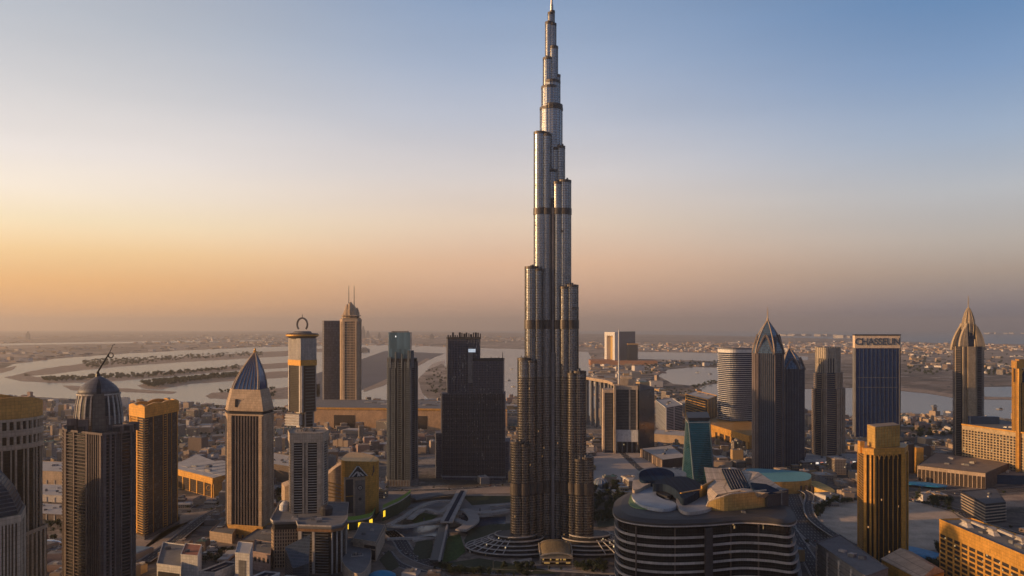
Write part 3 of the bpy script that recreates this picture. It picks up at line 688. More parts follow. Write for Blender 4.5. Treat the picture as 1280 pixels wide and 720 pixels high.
def ring_top_tower():
    Y = 1800; pts = para((361, 1830), (376, 1788), (395, 1815))
    b = B('ring_topped_tower', 'slim tower with a disc cap and open metal ring on its roof', 'skyscraper', pts, land='the ring-topped tower')
    pl = b.loc(pts); Z = lambda y: zt(y, Y)
    low = scl(pl, .82)
    for p in low: pass
    b.core(pl, Z(515), Z(457), glass('umber_glass', (.07, .06, .05), pw=3, ph=4))
    cR = [(x*.62+7, y*.62) for x, y in pl]; b.core(cR, 0, Z(514), MC['ink_glass'])
    b.facade(pl, Z(515), Z(457), {0: [(0, .06, 'w'), (.9, 1, 'w')], 1: [(0, .12, 'w', 3), (.3, .9, 'b'), (.95, 1, 'w')]}, 7, wall=PALE, slab=GREY)
    b.facade(cR, 0, Z(515)-.5, {0: [(0, .5, 'w', 2)], 1: [(0, .12, 'w'), (.15, .85, 'b'), (.88, 1, 'w')]}, 7, wall=PALE, slab=GREY)
    b.one('gold_band', OCHRE).prism(off(pl, 1.6), Z(457)+.02, Z(450))
    b.one('upper_block', solid('ribbed_panel', (.36, .34, .33))).prism(off(pl, .9), Z(450)+.02, Z(423))
    for e in (0, 1):
        for i in range(9): b.one('panel_rib', PALE).ebox(off(pl, .9)[e], off(pl, .9)[e+1], .05+i*.105, .08+i*.105, Z(450)+1, Z(424), .7)
    c = (0, 0)
    b.one('disc_cap', BROWN).rev([(34, Z(423)), (42, Z(420.5)), (43, Z(418)), (40, Z(417)), (20, Z(416))], 0, 0, 36, .85, .7)
    b.one('cap_rim', OCHRE).rev([(42.5, Z(420.4)), (43.9, Z(420)), (43.9, Z(418.4)), (42.5, Z(418))], 0, 0, 36, .85, .7)
    b.one('roof_drum', GREY).rev([(22, Z(417)), (20, Z(414.5)), (17, Z(414))], 0, 0, 24, 1, .7)
    zc = Z(405.5); th = [i*2*pi/28 for i in range(29)]
    # horseshoe ring, thicker at its foot
    m = b.one('roof_ring', solid('ring_bronze', (.16, .13, .11), rough=.4, metal=.5))
    rings = []
    for i in range(25):
        t = -.25*pi-0.0+(1.5*pi)*i/24; ro, ri = 13, 10.2
        cz = zc; X = cos(t); Zz = sin(t)*1.25
        rings.append([(ro*X, -3, cz+ro*Zz), (ro*X, 3, cz+ro*Zz), (ri*X, 3, cz+ri*Zz), (ri*X, -3, cz+ri*Zz)])
    m.loft(rings)
    b.one('mast', MC['black_metal']).tube([(0, 0, zc+15), (0, 0, zc+24)], .9, 5, r1=.3)
    b.one('side_balcony_block', PALE).prism([(-30, -30), (4, -44), (6, -20), (-28, -10)], Z(531), Z(517))
    for i in range(4): b.one('balcony', WHITE).prism([(-32, -31), (5, -46), (6, -40), (-31, -26)], Z(531)+i*6.2, Z(531)+i*6.2+1.6)
    b.done()
ring_top_tower()

def louvre_tower():
    pts = para((362, 1150), (366, 1120), (404, 1132)); pts = [P(362, 1160), P(364, 1126), P(402, 1132), P(409, 1165), P(405, 1190), P(368, 1190)]
    b = B('cream_balcony_tower', 'cream tower striped with dark balconies standing on a round-cornered block', 'skyscraper', pts, land='the cream balcony tower')
    pl = b.loc(pts); z0, z1 = 60, zt(552, 1140)
    b.core(pl, z0, z1, MC['shadow_glass']); 
    b.facade(pl, z0, z1, {0: [(.2, .8, 'b')], 1: [(0, .09, 'w', 2.2), (.1, .36, 'b', 1.8), (.37, .43, 'w', 2.2), (.445, .475, 'w', 1.2), (.49, .55, 'w', 2.2), (.56, .84, 'b', 1.8), (.85, 1, 'w', 2.2)], 2: [(0, .3, 'w'), (.4, .8, 'b'), (.9, 1, 'w')], 3: [(0, 1, 'b')], 4: [(0, 1, 'b')], 5: [(0, 1, 'b')]}, 3.7, wall=CREAM, slab=PALE)
    b.one('attic', CREAM).prism(off(pl, 2.4), z1+.03, zt(541, 1140)); zz = zt(541, 1140)
    b.parapet(pl, zz, 1.6, CREAM, out=2.6); b.rooftop(scl(pl, .9), zz+.02, 8, 5, STEEL, 7)
    for i in range(5):
        b.one('roof_pipe', MC['black_metal']).tube([(-14+i*6, -6, zz), (-13+i*6, -5, zz+4+i % 2*2), (-9+i*6, 3, zz+3)], .5, 5)
    b.done()
    # the block underneath
    pts = [P(340, 1090), P(343, 1078), P(372, 1082), P(374, 1058), P(414, 1052), P(426, 1062), P(432, 1090), P(434, 1190), P(352, 1200)]
    b = B('round_cornered_block', 'dark-edged apartment block with rounded corner and lit cornice under the cream tower', 'apartment block', pts, land='the round-cornered block')
    pl = b.loc(pts); zr = zt(655, 1055); g = MC['shadow_glass']
    b.core(pl, 0, zr-6, g)
    b.facade(pl, 0, zr-7, {3: [(0, .10, 'w', 3), (.12, .40, 'b', 2.2), (.42, .50, 'w', 2.4), (.52, .92, 'b', 2.2)], 4: [(0, .12, 'w'), (.5, .6, 'w')], 5: [(0, .1, 'w')], 6: [(0, .03, 'w'), (.1, .9, 'F', 14)]}, 3.6, wall=PALE, slab=GREY)
    gp_ = [pl[0], pl[1], pl[2], (pl[2][0], pl[2][1]+40), (pl[0][0], pl[0][1]+30)]
    zg = zt(660, 1080); b.facade(pl, 0, zg-2, {0: [(0, 1, 'g', 3)], 1: [(0, 1, 'g', 9)]}, 4.6, wall=TAN)
    b.one('roof_terrace', ROOFG).prism(off(pl, 1.6), zr-6, zr-3)
    b.one('lit_cornice', solid('copper_trim', (.36, .2, .10), rough=.4, metal=.4)).prism(off([pl[3], pl[4], pl[5], pl[6], (pl[6][0]-60, pl[6][1]+5)], 3.0), zr-9.5, zr-6.1)
    b.parapet(off(pl, 1.4), zr-3, 2.2, PALE)
    b.one('round_plant_room', DARK).rev([(8, zr-3), (9, zr+6), (7, zr+9), (3, zr+11)], wx(408, 1120)-b.cx, 1120-b.cy, 16)
    b.one('white_roof_shell', WHITE).rev([(11, zr-3), (10, zr+5), (5, zr+9), (1, zr+10)], wx(356, 1150)-b.cx, 1150-b.cy, 16, .7, 1)
    b.rooftop(scl(pl, .8), zr-3, 8, 9, None, 10)
    # sloping glass hall in front
    q = b.loc([P(356, 1040), P(366, 1010), P(386, 1012), P(388, 1050)]); za, zb = zt(674, 1040), zt(700, 1020)
    m = b.one('sloping_glass_roof', glass('slate_glass', (.08, .10, .12), pw=3, ph=3, metal=.6)); m.loft([[(x, y, 0) for x, y in q], [(q[0][0], q[0][1], za-10), (q[1][0], q[1][1], zb-8), (q[2][0], q[2][1], zb-2), (q[3][0], q[3][1], za+4)]])
    b.done()
louvre_tower()
def grey_slab():
    pts = para((403, 2960), (405, 2900), (426, 2940)); b = B('plain_grey_slab', 'plain grey windowless-looking slab tower left of the twin-antenna tower', 'skyscraper', pts)
    pl = b.loc(pts); z1 = zt(402.5, 2920); b.core(pl, 0, z1, glass('misty_glass', (.12, .115, .135), pw=6, ph=9, metal=.2, rough=.35, mull=.1, span=.12), ROOFG)
    b.parapet(pl, z1, 5, GREY); b.rooftop(scl(pl, .7), z1, 2, 2, None, 14)
    b.done()
    pts = [P(426, 2870), P(429, 2820), P(446, 2815), P(451, 2850), P(450, 2890), P(427, 2890)]
    b = B('twin_antenna_tower', 'tan ribbed tower with clustered peak and two thin antennas', 'skyscraper', pts, land='the twin-antenna tower')
    pl = b.loc(pts); Z = lambda y: zt(y, 2830); b.core(pl, 0, Z(398), MC['umber_glass'])
    b.facade(pl, 0, Z(402), {0: [(0, .4, 'w', 3), (.7, 1, 'w', 3)], 1: [(0, .12, 'w', 3), (.14, .86, 'F', 7), (.88, 1, 'w', 3)], 2: [(0, .3, 'w', 3), (.45, .6, 'w', 3), (.8, 1, 'w', 3)], 3: [(0, .5, 'w')], 4: [(0, 1, 'F', 6)]}, 6, wall=TAN)
    for i in range(40): b.a('floor_line', TAN).prism(off(pl, .7), i*9.2+4, i*9.2+6.4)
    b.one('cornice', TAN).prism(off(pl, 3.5), Z(402), Z(399))
    for (x, r, y0, y1) in ((-22, 9, 399, 388), (22, 9, 399, 384), (-12, 11, 399, 380), (12, 11, 399, 381), (0, 14, 399, 377)):
        b.one('peak', TAN).rev([(r, Z(y0)), (r, Z((y0+y1)/2)), (r*.6, Z(y1+3)), (r*.15, Z(y1))], x, 6*(abs(x) > 15), 8)
    for x in (-6, 13): b.one('antenna', MC['black_metal']).tube([(x, 0, Z(382)), (x, 0, Z(357))], 1.5, 5, r1=.8)
    b.done()
grey_slab()
SLATE = solid('slate_cladding', (.115, .13, .15))
def blue_top_tower():
    pts = [P(484, 1690), P(486, 1640), P(512, 1632), P(521, 1652), P(522, 1690), P(515, 1705), P(488, 1705)]
    b = B('blue_topped_tower', 'tall narrow tower with plain blue-glass crown bearing small lit lettering', 'skyscraper', pts, land='the blue-topped tower')
    pl = b.loc(pts); Z = lambda y: zt(y, 1640); g = glass('night_glass', (.04, .042, .05), pw=2.4, lit=.001, lits=.3)
    b.core(pl, 0, Z(448), g)
    b.facade(pl, 0, Z(452), {0: [(0, 1, 'b')], 1: [(0, .05, 'w'), (.07, .27, 'g', 3), (.28, .31, 'w', 1.2), (.43, .46, 'w', 1.2), (.48, .60, 'b'), (.62, .65, 'w', 1.2), (.76, .79, 'w', 1.2), (.82, 1, 'g', 3)], 2: [(0, .25, 'w', 2), (.3, .6, 'b'), (.68, .75, 'w', 2), (.8, 1, 'b')], 3: [(0, .5, 'w')], 5: [(0, 1, 'g', 8)]}, 4.2, wall=SLATE, slab=SLATE)
    q = off(b.loc([P(485, 1690), P(486, 1640), P(513, 1634), P(515, 1690)]), -.5)
    gb = glass('crown_glass', (.11, .19, .26), pw=5, ph=40, metal=.45, rough=.2, mull=.02, span=0.0)
    b.one('glass_crown', gb).prism(q, Z(450), Z(415.5)); b.one('crown_cap', GREY).prism(scl(q, .75), Z(415.5), Z(414))
    for e, u0, u1, y0 in ((1, .0, .12, 446), (1, .30, .36, 440), (1, .60, .66, 442), (1, .90, 1, 438), (2, .1, .5, 438)):
        b.one('stepped_pier', SLATE).ebox(pl[e], pl[e+1], u0, u1, Z(460), Z(y0), 1.8)
    m = b.one('lit_lettering', emit('sign_white', (.9, .9, .85), 1.4))
    x0 = q[1][0]+14; y0 = q[1][1]-1.2; zz = Z(421.5)
    for i, (a, h_) in enumerate(((0, 3), (2.6, 1.5), (5.2, 3.8), (7.8, 1.6), (10.4, 3.2), (13, 1.6), (15.4, 2.8), (18.2, 4.6))):
        m.box(x0+a, y0-.05*i-.4, zz, zz+h_, 1.3, .7)
    m.box(x0+9, y0-.2, zz-1, zz-.05, 18.5, .5)
    b.one('plinth', GREY).prism(off(pl, 3), 0, 12); b.facade(off(pl, 3), 0, 11, {1: [(k/8, k/8+.04, 'w', .6) for k in range(8)]}, wall=BROWN)
    b.done()
blue_top_tower()
def black_block():
    g = glass('speckled_glass', (.028, .036, .07), pw=3.3, ph=3.6, metal=.15, rough=.3, mull=.3, span=.35, spancol=(.12, .12, .145), lit=.06, lits=.3, litcol=(1, .88, .75), var=.9, dot=.12)
    pts = [P(558, 1740), P(560, 1705), P(600, 1695), P(600.5, 1760)]
    base = [P(551, 1735), P(553, 1700), P(631, 1690), P(632, 1760)]
    b = B('black_twin_slab', 'black stepped double slab tower speckled with tiny lights', 'skyscraper', base, land='the black double slab tower')
    Z = lambda y: zt(y, 1700)
    A = b.loc(pts); b.one('tall_slab', g).prism(A, Z(492), Z(424)); C_ = b.loc([P(590, 1752), P(591, 1690), P(629, 1686), P(630.5, 1755)]); b.one('right_slab', g).prism(C_, Z(492), Z(451))
    D = b.loc(base); b.one('lower_block', g).prism(D, 0, Z(492)+.1); E = b.loc([P(544, 1760), P(545, 1715), P(555, 1712), P(556, 1760)]); b.one('left_step', g).prism(E, 0, Z(543)); E = b.loc([P(626, 1760), P(627, 1700), P(636.5, 1700), P(638, 1760)]); b.one('right_step', g).prism(E, 0, Z(552))
    for poly, za, zb, e, n in ((A, Z(492), Z(424), 1, 12), (C_, Z(492), Z(451), 1, 13), (D, 8, Z(492), 1, 26)):
        for i in range(n+1): b.a('mullion', DARK).ebox(poly[e], poly[e+1], max(0, i/n-.004), min(1, i/n+.004), za, zb, 1.0)
    nl = 62
    for i in range(nl):
        z = 10+i*(Z(492)-12)/nl*1.0; b.a('floor_line', DARK).ebox(D[1], D[2], 0, 1, z, z+.8, .7)
    for poly, z in ((A, Z(424)), (C_, Z(451))):
        b.parapet(poly, z, 4, DARK, out=.5)
    r = random.Random(4)
    for i in range(15): 
        u = i/14; x = A[1][0]+(A[2][0]-A[1][0])*u; h_ = r.uniform(7, 15); b.one('roof_post', DARK).box(x, A[1][1]+4+r.uniform(0, 10), Z(424), Z(424)+h_, r.uniform(1.5, 5), 2.5)
    for i in range(8):
        u = i/7; x = C_[1][0]+(C_[2][0]-C_[1][0])*(.1+.88*u); h_ = r.uniform(6, 11) if i < 7 else 18; b.one('roof_post', DARK).box(x, C_[1][1]+3, Z(451), Z(451)+h_, 1.4, 1.6)
    b.one('lit_panel', emit('cool_lamp', (.7, .8, .9), .5)).box(wx(590, 1690)-b.cx, 1690-b.cy-3.2, Z(440), Z(436), 15, 1)
    b.one('vertical_shaft', GREY).box(wx(588, 1690)-b.cx, 1692-b.cy, Z(478), Z(434), 9, 6)
    b.one('ground_band', solid('lit_band', (.25, .25, .28))).prism(off(D, 2), 6, 9)
    b.done()
black_block()
# ------------------------------------------------------------------ right-hand towers
def gate_building():
    Y = YD(455); pts = para((761, Y+140), (774, Y-120), (794, Y+80)); b = B('gate_shaped_block', 'distant block with a tall sun-coloured recess on its left face', 'office block', pts, land='the distant gate-shaped block')
    pl = b.loc(pts); z1 = zt(415.5, Y); 
    m = b.one('wall', solid('rose_wall', (.16, .13, .14))); m.prism([pl[1], pl[2], pl[3], (pl[0][0]*.95, pl[0][1])], 0, z1)
    fr = OCHRE
    b.one('pier', WHITE).ebox(pl[0], pl[1], 0, .22, 0, z1+3, 40); b.one('pier', WHITE).ebox(pl[0], pl[1], .80, 1, 0, z1+3, 40); b.one('lintel', WHITE).ebox(pl[0], pl[1], .22, .80, z1-28, z1+3, 40)
    b.one('gold_recess', solid('painted_sun_panel', (.75, .50, .16), rough=.35, metal=.3)).ebox(pl[0], pl[1], .22, .80, 0, z1-28, 6)  # sunlight on the left face is put into this gold colour
    b.one('annex', G_DARK).box(wx(788, Y)-b.cx, -220, 0, zt(431, Y-200), 80, 90)
    b.one('annex_cap', GOLD).box(wx(788, Y)-b.cx, -220, zt(431, Y-200), zt(431, Y-200)+10, 86, 96)
    b.one('podium', solid('terracotta', (.42, .2, .1))).box(-20, -160, 0, 38, 560, 330, -.05)
    b.one('roof_line', GREY).ebox(pl[1], pl[2], 0, 1, z1, z1+8, 2)
    b.done()
gate_building()
def mast_complex():
    Y = YD(566)
    b = B('louvred_office_tower', 'pale louvred tower with tall white mast on its roof and angled dark wing', 'office tower', [P(783, Y)], land='the white-mast tower')
    L = b.loc; Z = lambda y: zt(y, Y); g = glass('slit_glass', (.06, .065, .08), pw=6, ph=4)
    A = L([P(768, Y+60), P(769, Y), P(797, Y-6), P(799, Y+70)]); b.core(A, Z(537), Z(487), g); b.core(scl(A, .8), 0, Z(536), G_DARK)
    b.facade(A, Z(537), Z(487), {0: [(0, 1, 'b')], 1: [(0, .04, 'w'), (.05, .60, 'b', 1.6), (.61, .68, 'w', 2), (.69, .92, 'b', 1.9), (.93, 1, 'w', 2)], 2: [(0, 1, 'b')]}, 3.9, wall=CREAM, slab=GREY)
    b.one('attic', CREAM).prism(off(A, 1), Z(487)+.02, Z(482)); b.one('upper_attic', CREAM).prism(off(scl(A, .72), 0), Z(482), Z(474)); b.one('peak_roof', CREAM).prism(scl(A, .5), Z(474), Z(471))
    b.one('lower_wall', WHITE).prism(off(A, 1.3), Z(552), Z(537)-.02)
    for i in range(5): b.one('column', GREY).box(A[1][0]+6+i*12.5, A[1][1]+2, 0, Z(552), 3, 6)
    C_ = L([P(797.5, Y+40), P(799, Y-10), P(818, Y+75), P(812, Y+120)]); b.core(C_, 0, Z(488), glass('steel_slit_glass', (.09, .095, .11), pw=3, ph=2.9, metal=.4, span=.4))
    m = b.one('raked_roof', GREY); m.loft([[(x, y, Z(488)) for x, y in C_], [(C_[0][0], C_[0][1], Z(481)), (C_[1][0], C_[1][1], Z(479)), (C_[2][0], C_[2][1], Z(487)), (C_[3][0], C_[3][1], Z(486.5))]])
    D = L([P(753, Y+50), P(754.5, Y+2), P(766, Y), P(767, Y+50)]); b.core(D, 0, Z(491), g)
    b.facade(D, 0, Z(491), {0: [(0, 1, 'w')], 1: [(0, .12, 'w', 2), (.16, .95, 'b', 1.3)]}, 3.9, wall=CREAM, slab=GREY); b.one('side_cap', CREAM).prism(off(D, 1.4), Z(491), Z(487))
    b.one('fin_wall', CREAM).box(wx(768, Y)-b.cx, Y-b.cy-4, 0, Z(480), 5, 16)
    b.one('mast', WHITE).tube([(wx(773.5, Y)-b.cx, 0, Z(480)), (wx(773.5, Y)-b.cx, 0, Z(412))], 2.0, 8, r1=1.5)
    b.done()
    v = B('curved_viaduct_canopy', 'curved elevated canopy on pale pillars running behind the white-mast tower', 'canopy', [P(748, 2500)])
    pth = [P(728, 2700), P(740, 2640), P(752, 2560), P(762, 2480), P(769, 2380)]; q = v.loc(pth); z = 150
    m = v.one('deck', TAN)
    rings = []
    for i, (x, y) in enumerate(q):
        z = zt((469, 471.5, 473.5, 475, 478)[i], pth[i][1]); rings.append([(x-9, y-14, z-9), (x+9, y+14, z-9), (x+9, y+14, z), (x-9, y-14, z)])
        if i: 
            for kx in (0, .5):
                xx = q[i-1][0]+(x-q[i-1][0])*kx; yy = q[i-1][1]+(y-q[i-1][1])*kx; v.one('pillar', GREY).box(xx, yy, 0, z-8.9, 9, 9, .3)
    m.loft(rings); v.done()
mast_complex()
def slab_building(name, label, cat, a, bb, c, ytop, fh, wall, slab, g, s0, s1, Yt=None, land=None, top=None, d=1.6):
    pts = para(a, bb, c); b = B(name, label, cat, pts, land=land); pl = b.loc(pts); z1 = zt(ytop, Yt or bb[1])
    b.core(pl, 0, z1, g, top or ROOFP); b.facade(pl, 0, z1, {0: s0, 1: s1, 2: s0, 3: s1}, fh, wall=wall, slab=slab); b.parapet(pl, z1, 2.5, wall, out=d+.2)
    b.rooftop(scl(pl, .8), z1+.5, 5, int(a[0]), None, 12); return b, pl, z1
Wd = lambda y: YD(y)
b, pl, z1 = slab_building('white_louvred_block', 'low white louvred block right of the angled dark wing', 'office block', (820, 2620), (832, 2380), (853, 2460), 510, 5, WHITE, WHITE, G_GREY, [(0, 1, 'b')], [(0, .04, 'w'), (.05, .45, 'b'), (.47, .5, 'w'), (.51, .97, 'b')]); b.done()
b, pl, z1 = slab_building('gold_ribbed_block', 'gold ribbed low block with dark right-hand wall', 'office block', (857, 2680), (884, 2480), (896, 2620), 500, 8, OCHRE, OCHRE, G_DARK, [(0, .03, 'w'), (.05, .95, 'b', 3)], [(0, .05, 'w'), (.1, .9, 'F', 5)]); b.done()
def wavy_white_tower():
    Y = YD(541); b = B('wavy_white_tower', 'tower wrapped in pale wavy balcony rings, flaring towards its foot', 'skyscraper', [P(920.5, Y+30)], land='the wavy white tower')
    z1 = zt(441, Y); n = 44; N_ = 40
    def shape(k, grow=0): 
        fl = 1+.09*max(0, 1-k*2.2)**2; s_ = []
        for i in range(n):
            a = 2*pi*i/n; c, d = cos(a), sin(a); q = (abs(c)**4.5+abs(d)**4.5)**(-1/4.5)
            s_.append(((47+grow)*fl*c*q, (42+grow)*q*d))
        return [(x*cos(.35)-y*sin(.35)*.9, x*sin(.35)*.6+y*cos(.35)) for x, y in s_]
    b.one('glazing', glass('navy_glass', (.02, .035, .09), pw=4, ph=5)).loft([[(x, y, z1*k/8) for x, y in shape(k/8)] for k in range(9)])
    for i in range(N_):
        z = 4+i*(z1-4)/N_; m = b.one('balcony', WHITE); g_ = 3.0
        pp = shape(i/N_, 2.2); m.prism([(x+1.6*sin(i*.7+y*.06), y+1.2*sin(i*.5+x*.07)) for x, y in pp], z, z+1.5)
    b.one('crown', WHITE).prism(shape(1, 1.5), z1, z1+10); b.one('crown_recess', GREY).prism(scl(shape(1, 0), .9), z1+10, z1+14)
    b.done()
wavy_white_tower()
b, pl, z1 = slab_building('long_gold_hall', 'long low gold-walled hall with dark openings in front of the wavy white tower', 'hall', (880, 2420), (936, 2120), (960, 2300), 546, 8, GOLD, GOLD, G_BROWN, [(0, .3, 'w', 3), (.35, .4, 'w', 3), (.5, .53, 'w', 3), (.62, .65, 'w'), (.74, .77, 'w'), (.86, .89, 'w'), (.96, 1, 'w', 3)], [(0, 1, 'w')]); b.one('cornice', OCHRE).prism(off(pl, 5), z1-14, z1+4); b.done()

def pointed_pair():
    Y = YD(591); rib = solid('slate_rib', (.17, .17, .19), rough=.5, metal=.2)
    g = glass('slate_blue_glass', (.035, .055, .10), pw=3, ph=4)
    def tower(name, label, pts, ysh, yap, ysp, land, right_shoulder=False):
        b = B(name, label, 'skyscraper', pts, land=land); pl = b.loc(pts); z1 = zt(ysh, Y); za = zt(yap, Y)
        b.core(pl, 0, z1, g)
        if not right_shoulder:
            sp = {0: [(0, .45, 'w', 2.2), (.55, 1, 'w', 2.2)], 1: [(0, .14, 'w', 3), (.17, .95, 'f', 7)], 2: [(0, .08, 'w'), (.12, .70, 'b', 2), (.72, .8, 'w', 2)], 3: [(0, 1, 'F', 4)]}
        else: sp = {0: [(0, .3, 'w')], 1: [(0, .05, 'w', 2), (.06, 1, 'f', 9)], 2: [(0, 1, 'f', 4)], 3: [(0, 1, 'F', 4)]}
        for e in sp: sp[e] = sp[e]
        b.facade(pl, 0, z1-3, sp, 4.4, wall=MAUVE, slab=MAUVE, mull=rib)
        # shallow-roofed pointed crown with raised arched gables on each face
        K = 12; rings = []
        for i in range(K+1):
            t = i/K; s_ = (1-t**1.6)*.98+.02
            rings.append([(x*s_+(0 if not right_shoulder else -8*t), y*s_, z1-3+(za-z1+3)*t) for x, y in off(pl, .6)])
        b.one('pointed_crown', glass('crown_blue', (.09, .14, .20), pw=3, ph=5, metal=.4, rough=.25)).loft(rings)
        for vi in range(len(pl)): b.one('crown_rib', TAN).tube([tuple(r_[vi]) for r_ in rings], 1.8, 5, r1=.9)
        for e in (0, 1, 2, 3):
            p0, p1 = Vector((*pl[e], 0)), Vector((*pl[(e+1) % len(pl)], 0)); nrm = Vector((p1.y-p0.y, p0.x-p1.x, 0)).normalized()
            for kx, (dz, sh) in enumerate(((0, 1.0), (.25, .8))):
                path = []
                for i in range(13):
                    t = i/12; lean = (1-abs(2*t-1))
                    base = p0.lerp(p1, .5+(t-.5)*sh); zz = z1-6+(za-z1)*(.62-.12*kx)*(1-abs(2*t-1)**1.7)+dz*20
                    inn = (zz-z1+6)/(za-z1)*.55
                    path.append((base.x*(1-inn*.75)+nrm.x*1.5, base.y*(1-inn*.75)+nrm.y*1.5, zz))
                b.one('gable_arch', MAUVE).tube(path, 1.7-.5*kx, 5)
        ax = -8 if right_shoulder else 0
        b.one('spire', TAN).rev([(3.2, za-6), (2.4, za+3), (1.3, za+6), (1.0, zt(ysp+5, Y)), (.3, zt(ysp, Y))], ax, 0, 8)
        b.done()
    tower('pointed_rib_tower', 'larger slate ribbed tower of the pointed pair, with tall needle spire', [P(941, 1830), P(945, 1795), P(968, 1780), P(979.5, 1812), P(976, 1860), P(948, 1868)], 440, 400, 383, 'the larger pointed tower')
    tower('lower_pointed_tower', 'smaller ribbed tower tucked against the right of the larger pointed one', [P(978, 1900), P(980, 1868), P(999, 1876), P(1005.5, 1905), P(1000, 1950), P(982, 1950)], 462, 437, 424, 'the smaller pointed tower', True)
pointed_pair()
def crown_box_tower():
    Y = YD(575); pts = [P(1015, Y+40), P(1018, Y), P(1031, Y-25), P(1048, Y-8), P(1056, Y+35), P(1050, Y+75), P(1020, Y+80)]
    b = B('stepped_crown_tower', 'tower with pale boxy crown stepping out to dark balconies, right of the pointed pair', 'skyscraper', pts, land='the pale-crowned stepped tower')
    pl = b.loc(pts); Z = lambda y: zt(y, Y); g = MC['slate_blue_glass']
    b.core(pl, 0, Z(486), g); u1 = scl(pl, .86); b.core(u1, Z(486), Z(466), g); u2 = scl(pl, .72); b.core(u2, Z(466), Z(448), g)
    st = solid('crown_cream', (.45, .38, .30)); sp = {0: [(0, .9, 'b')], 1: [(0, .12, 'w', 2.6), (.16, .6, 'b'), (.7, .82, 'w', 2.6), (.9, 1, 'w', 2)], 2: [(0, .1, 'w', 2.6), (.14, .8, 'b', 2), (.84, .95, 'w', 2.6)], 3: [(0, .14, 'w', 2), (.3, .45, 'w', 2), (.6, .7, 'w', 2), (.85, 1, 'w')], 4: [(0, 1, 'b')], 5: [(0, 1, 'b')], 6: [(0, 1, 'b')]}
    b.facade(pl, 0, Z(486), sp, 4.6, wall=TAN, slab=TAN); b.facade(u1, Z(486), Z(466), sp, 4.6, wall=TAN, slab=TAN); b.facade(u2, Z(466), Z(448), {i: [(0, .12, 'w', 2), (.3, .42, 'w', 2), (.6, .7, 'w', 2), (.88, 1, 'w', 2)] for i in range(7)}, 4.6, wall=st)
    b.one('crown_box', st).prism(off(u2, 1.6), Z(448), Z(434.5))
    for e in range(7):
        for i in range(4): b.one('crown_fin', st).ebox(off(u2, 1.6)[e], off(u2, 1.6)[(e+1) % 7], .1+i*.24, .18+i*.24, Z(466), Z(434), 1.4)
    b.one('roof', CHAR).prism(u2, Z(434.5), Z(434)); b.done()
crown_box_tower()
def sign_tower():
    Y = YD(549); pts = [P(1066.5, Y+60), P(1069, Y-10), P(1124.5, Y-16), P(1125.5, Y+60)]
    b = B('blue_sign_tower', 'wide dark blue glass slab tower with a pale rooftop sign panel', 'skyscraper', pts, land='the blue sign tower')
    pl = b.loc(pts); Z = lambda y: zt(y, Y); b.core(pl, 0, Z(435), G_BLUE, ROOFG)
    b.facade(pl, 0, Z(435), {0: [(0, 1, 'w', 2)], 1: [(0, .012, 'w', 2), (.05, .98, 'f', 10), (.988, 1, 'w', 2)], 2: [(0, 1, 'f', 6)], 3: [(0, 1, 'f', 10)]}, wall=GREY, mull=solid('dark_mullion', (.06, .07, .10)))
    for y in (472, 484): b.a('mechanical_line', GREY).ebox(pl[1], pl[2], .05, .95, Z(y), Z(y)+1.5, .8)
    b.one('sign_panel', solid('sign_board', (.80, .60, .42), var=.1)).prism(off(pl, 1.2), Z(435), Z(419.5)); b.one('roof_edge', CHAR).prism(off(pl, 2), Z(419.5), Z(418))
    # lettering on the panel: CHASEEUN
    cu = bpy.data.curves.new('rooftop_lettering', 'FONT'); cu.body = 'CHASSEUN'; cu.size = 27; cu.extrude = .5; cu.align_x = 'CENTER'; cu.align_y = 'CENTER'; cu.space_character = .93; cu.offset = .5
    o = bpy.data.objects.new('rooftop_lettering', cu); COL.objects.link(o); bpy.context.view_layer.update()
    me = bpy.data.meshes.new_from_object(o.evaluated_get(bpy.context.evaluated_depsgraph_get())); bpy.data.objects.remove(o)
    me.materials.clear(); me.materials.append(solid('lettering_blue', (.09, .11, .16)))
    t = link('rooftop_lettering', me, b.root); t.rotation_euler = (pi/2, 0, math.atan2(pl[2][1]-pl[1][1], pl[2][0]-pl[1][0])); t.location = ((pl[1][0]+pl[2][0])/2, (pl[1][1]+pl[2][1])/2-2.2, (Z(435)+Z(419.5))/2)
    b.one('plinth', GREY).prism(off(pl, 9), 0, 8); b.done()
sign_tower()
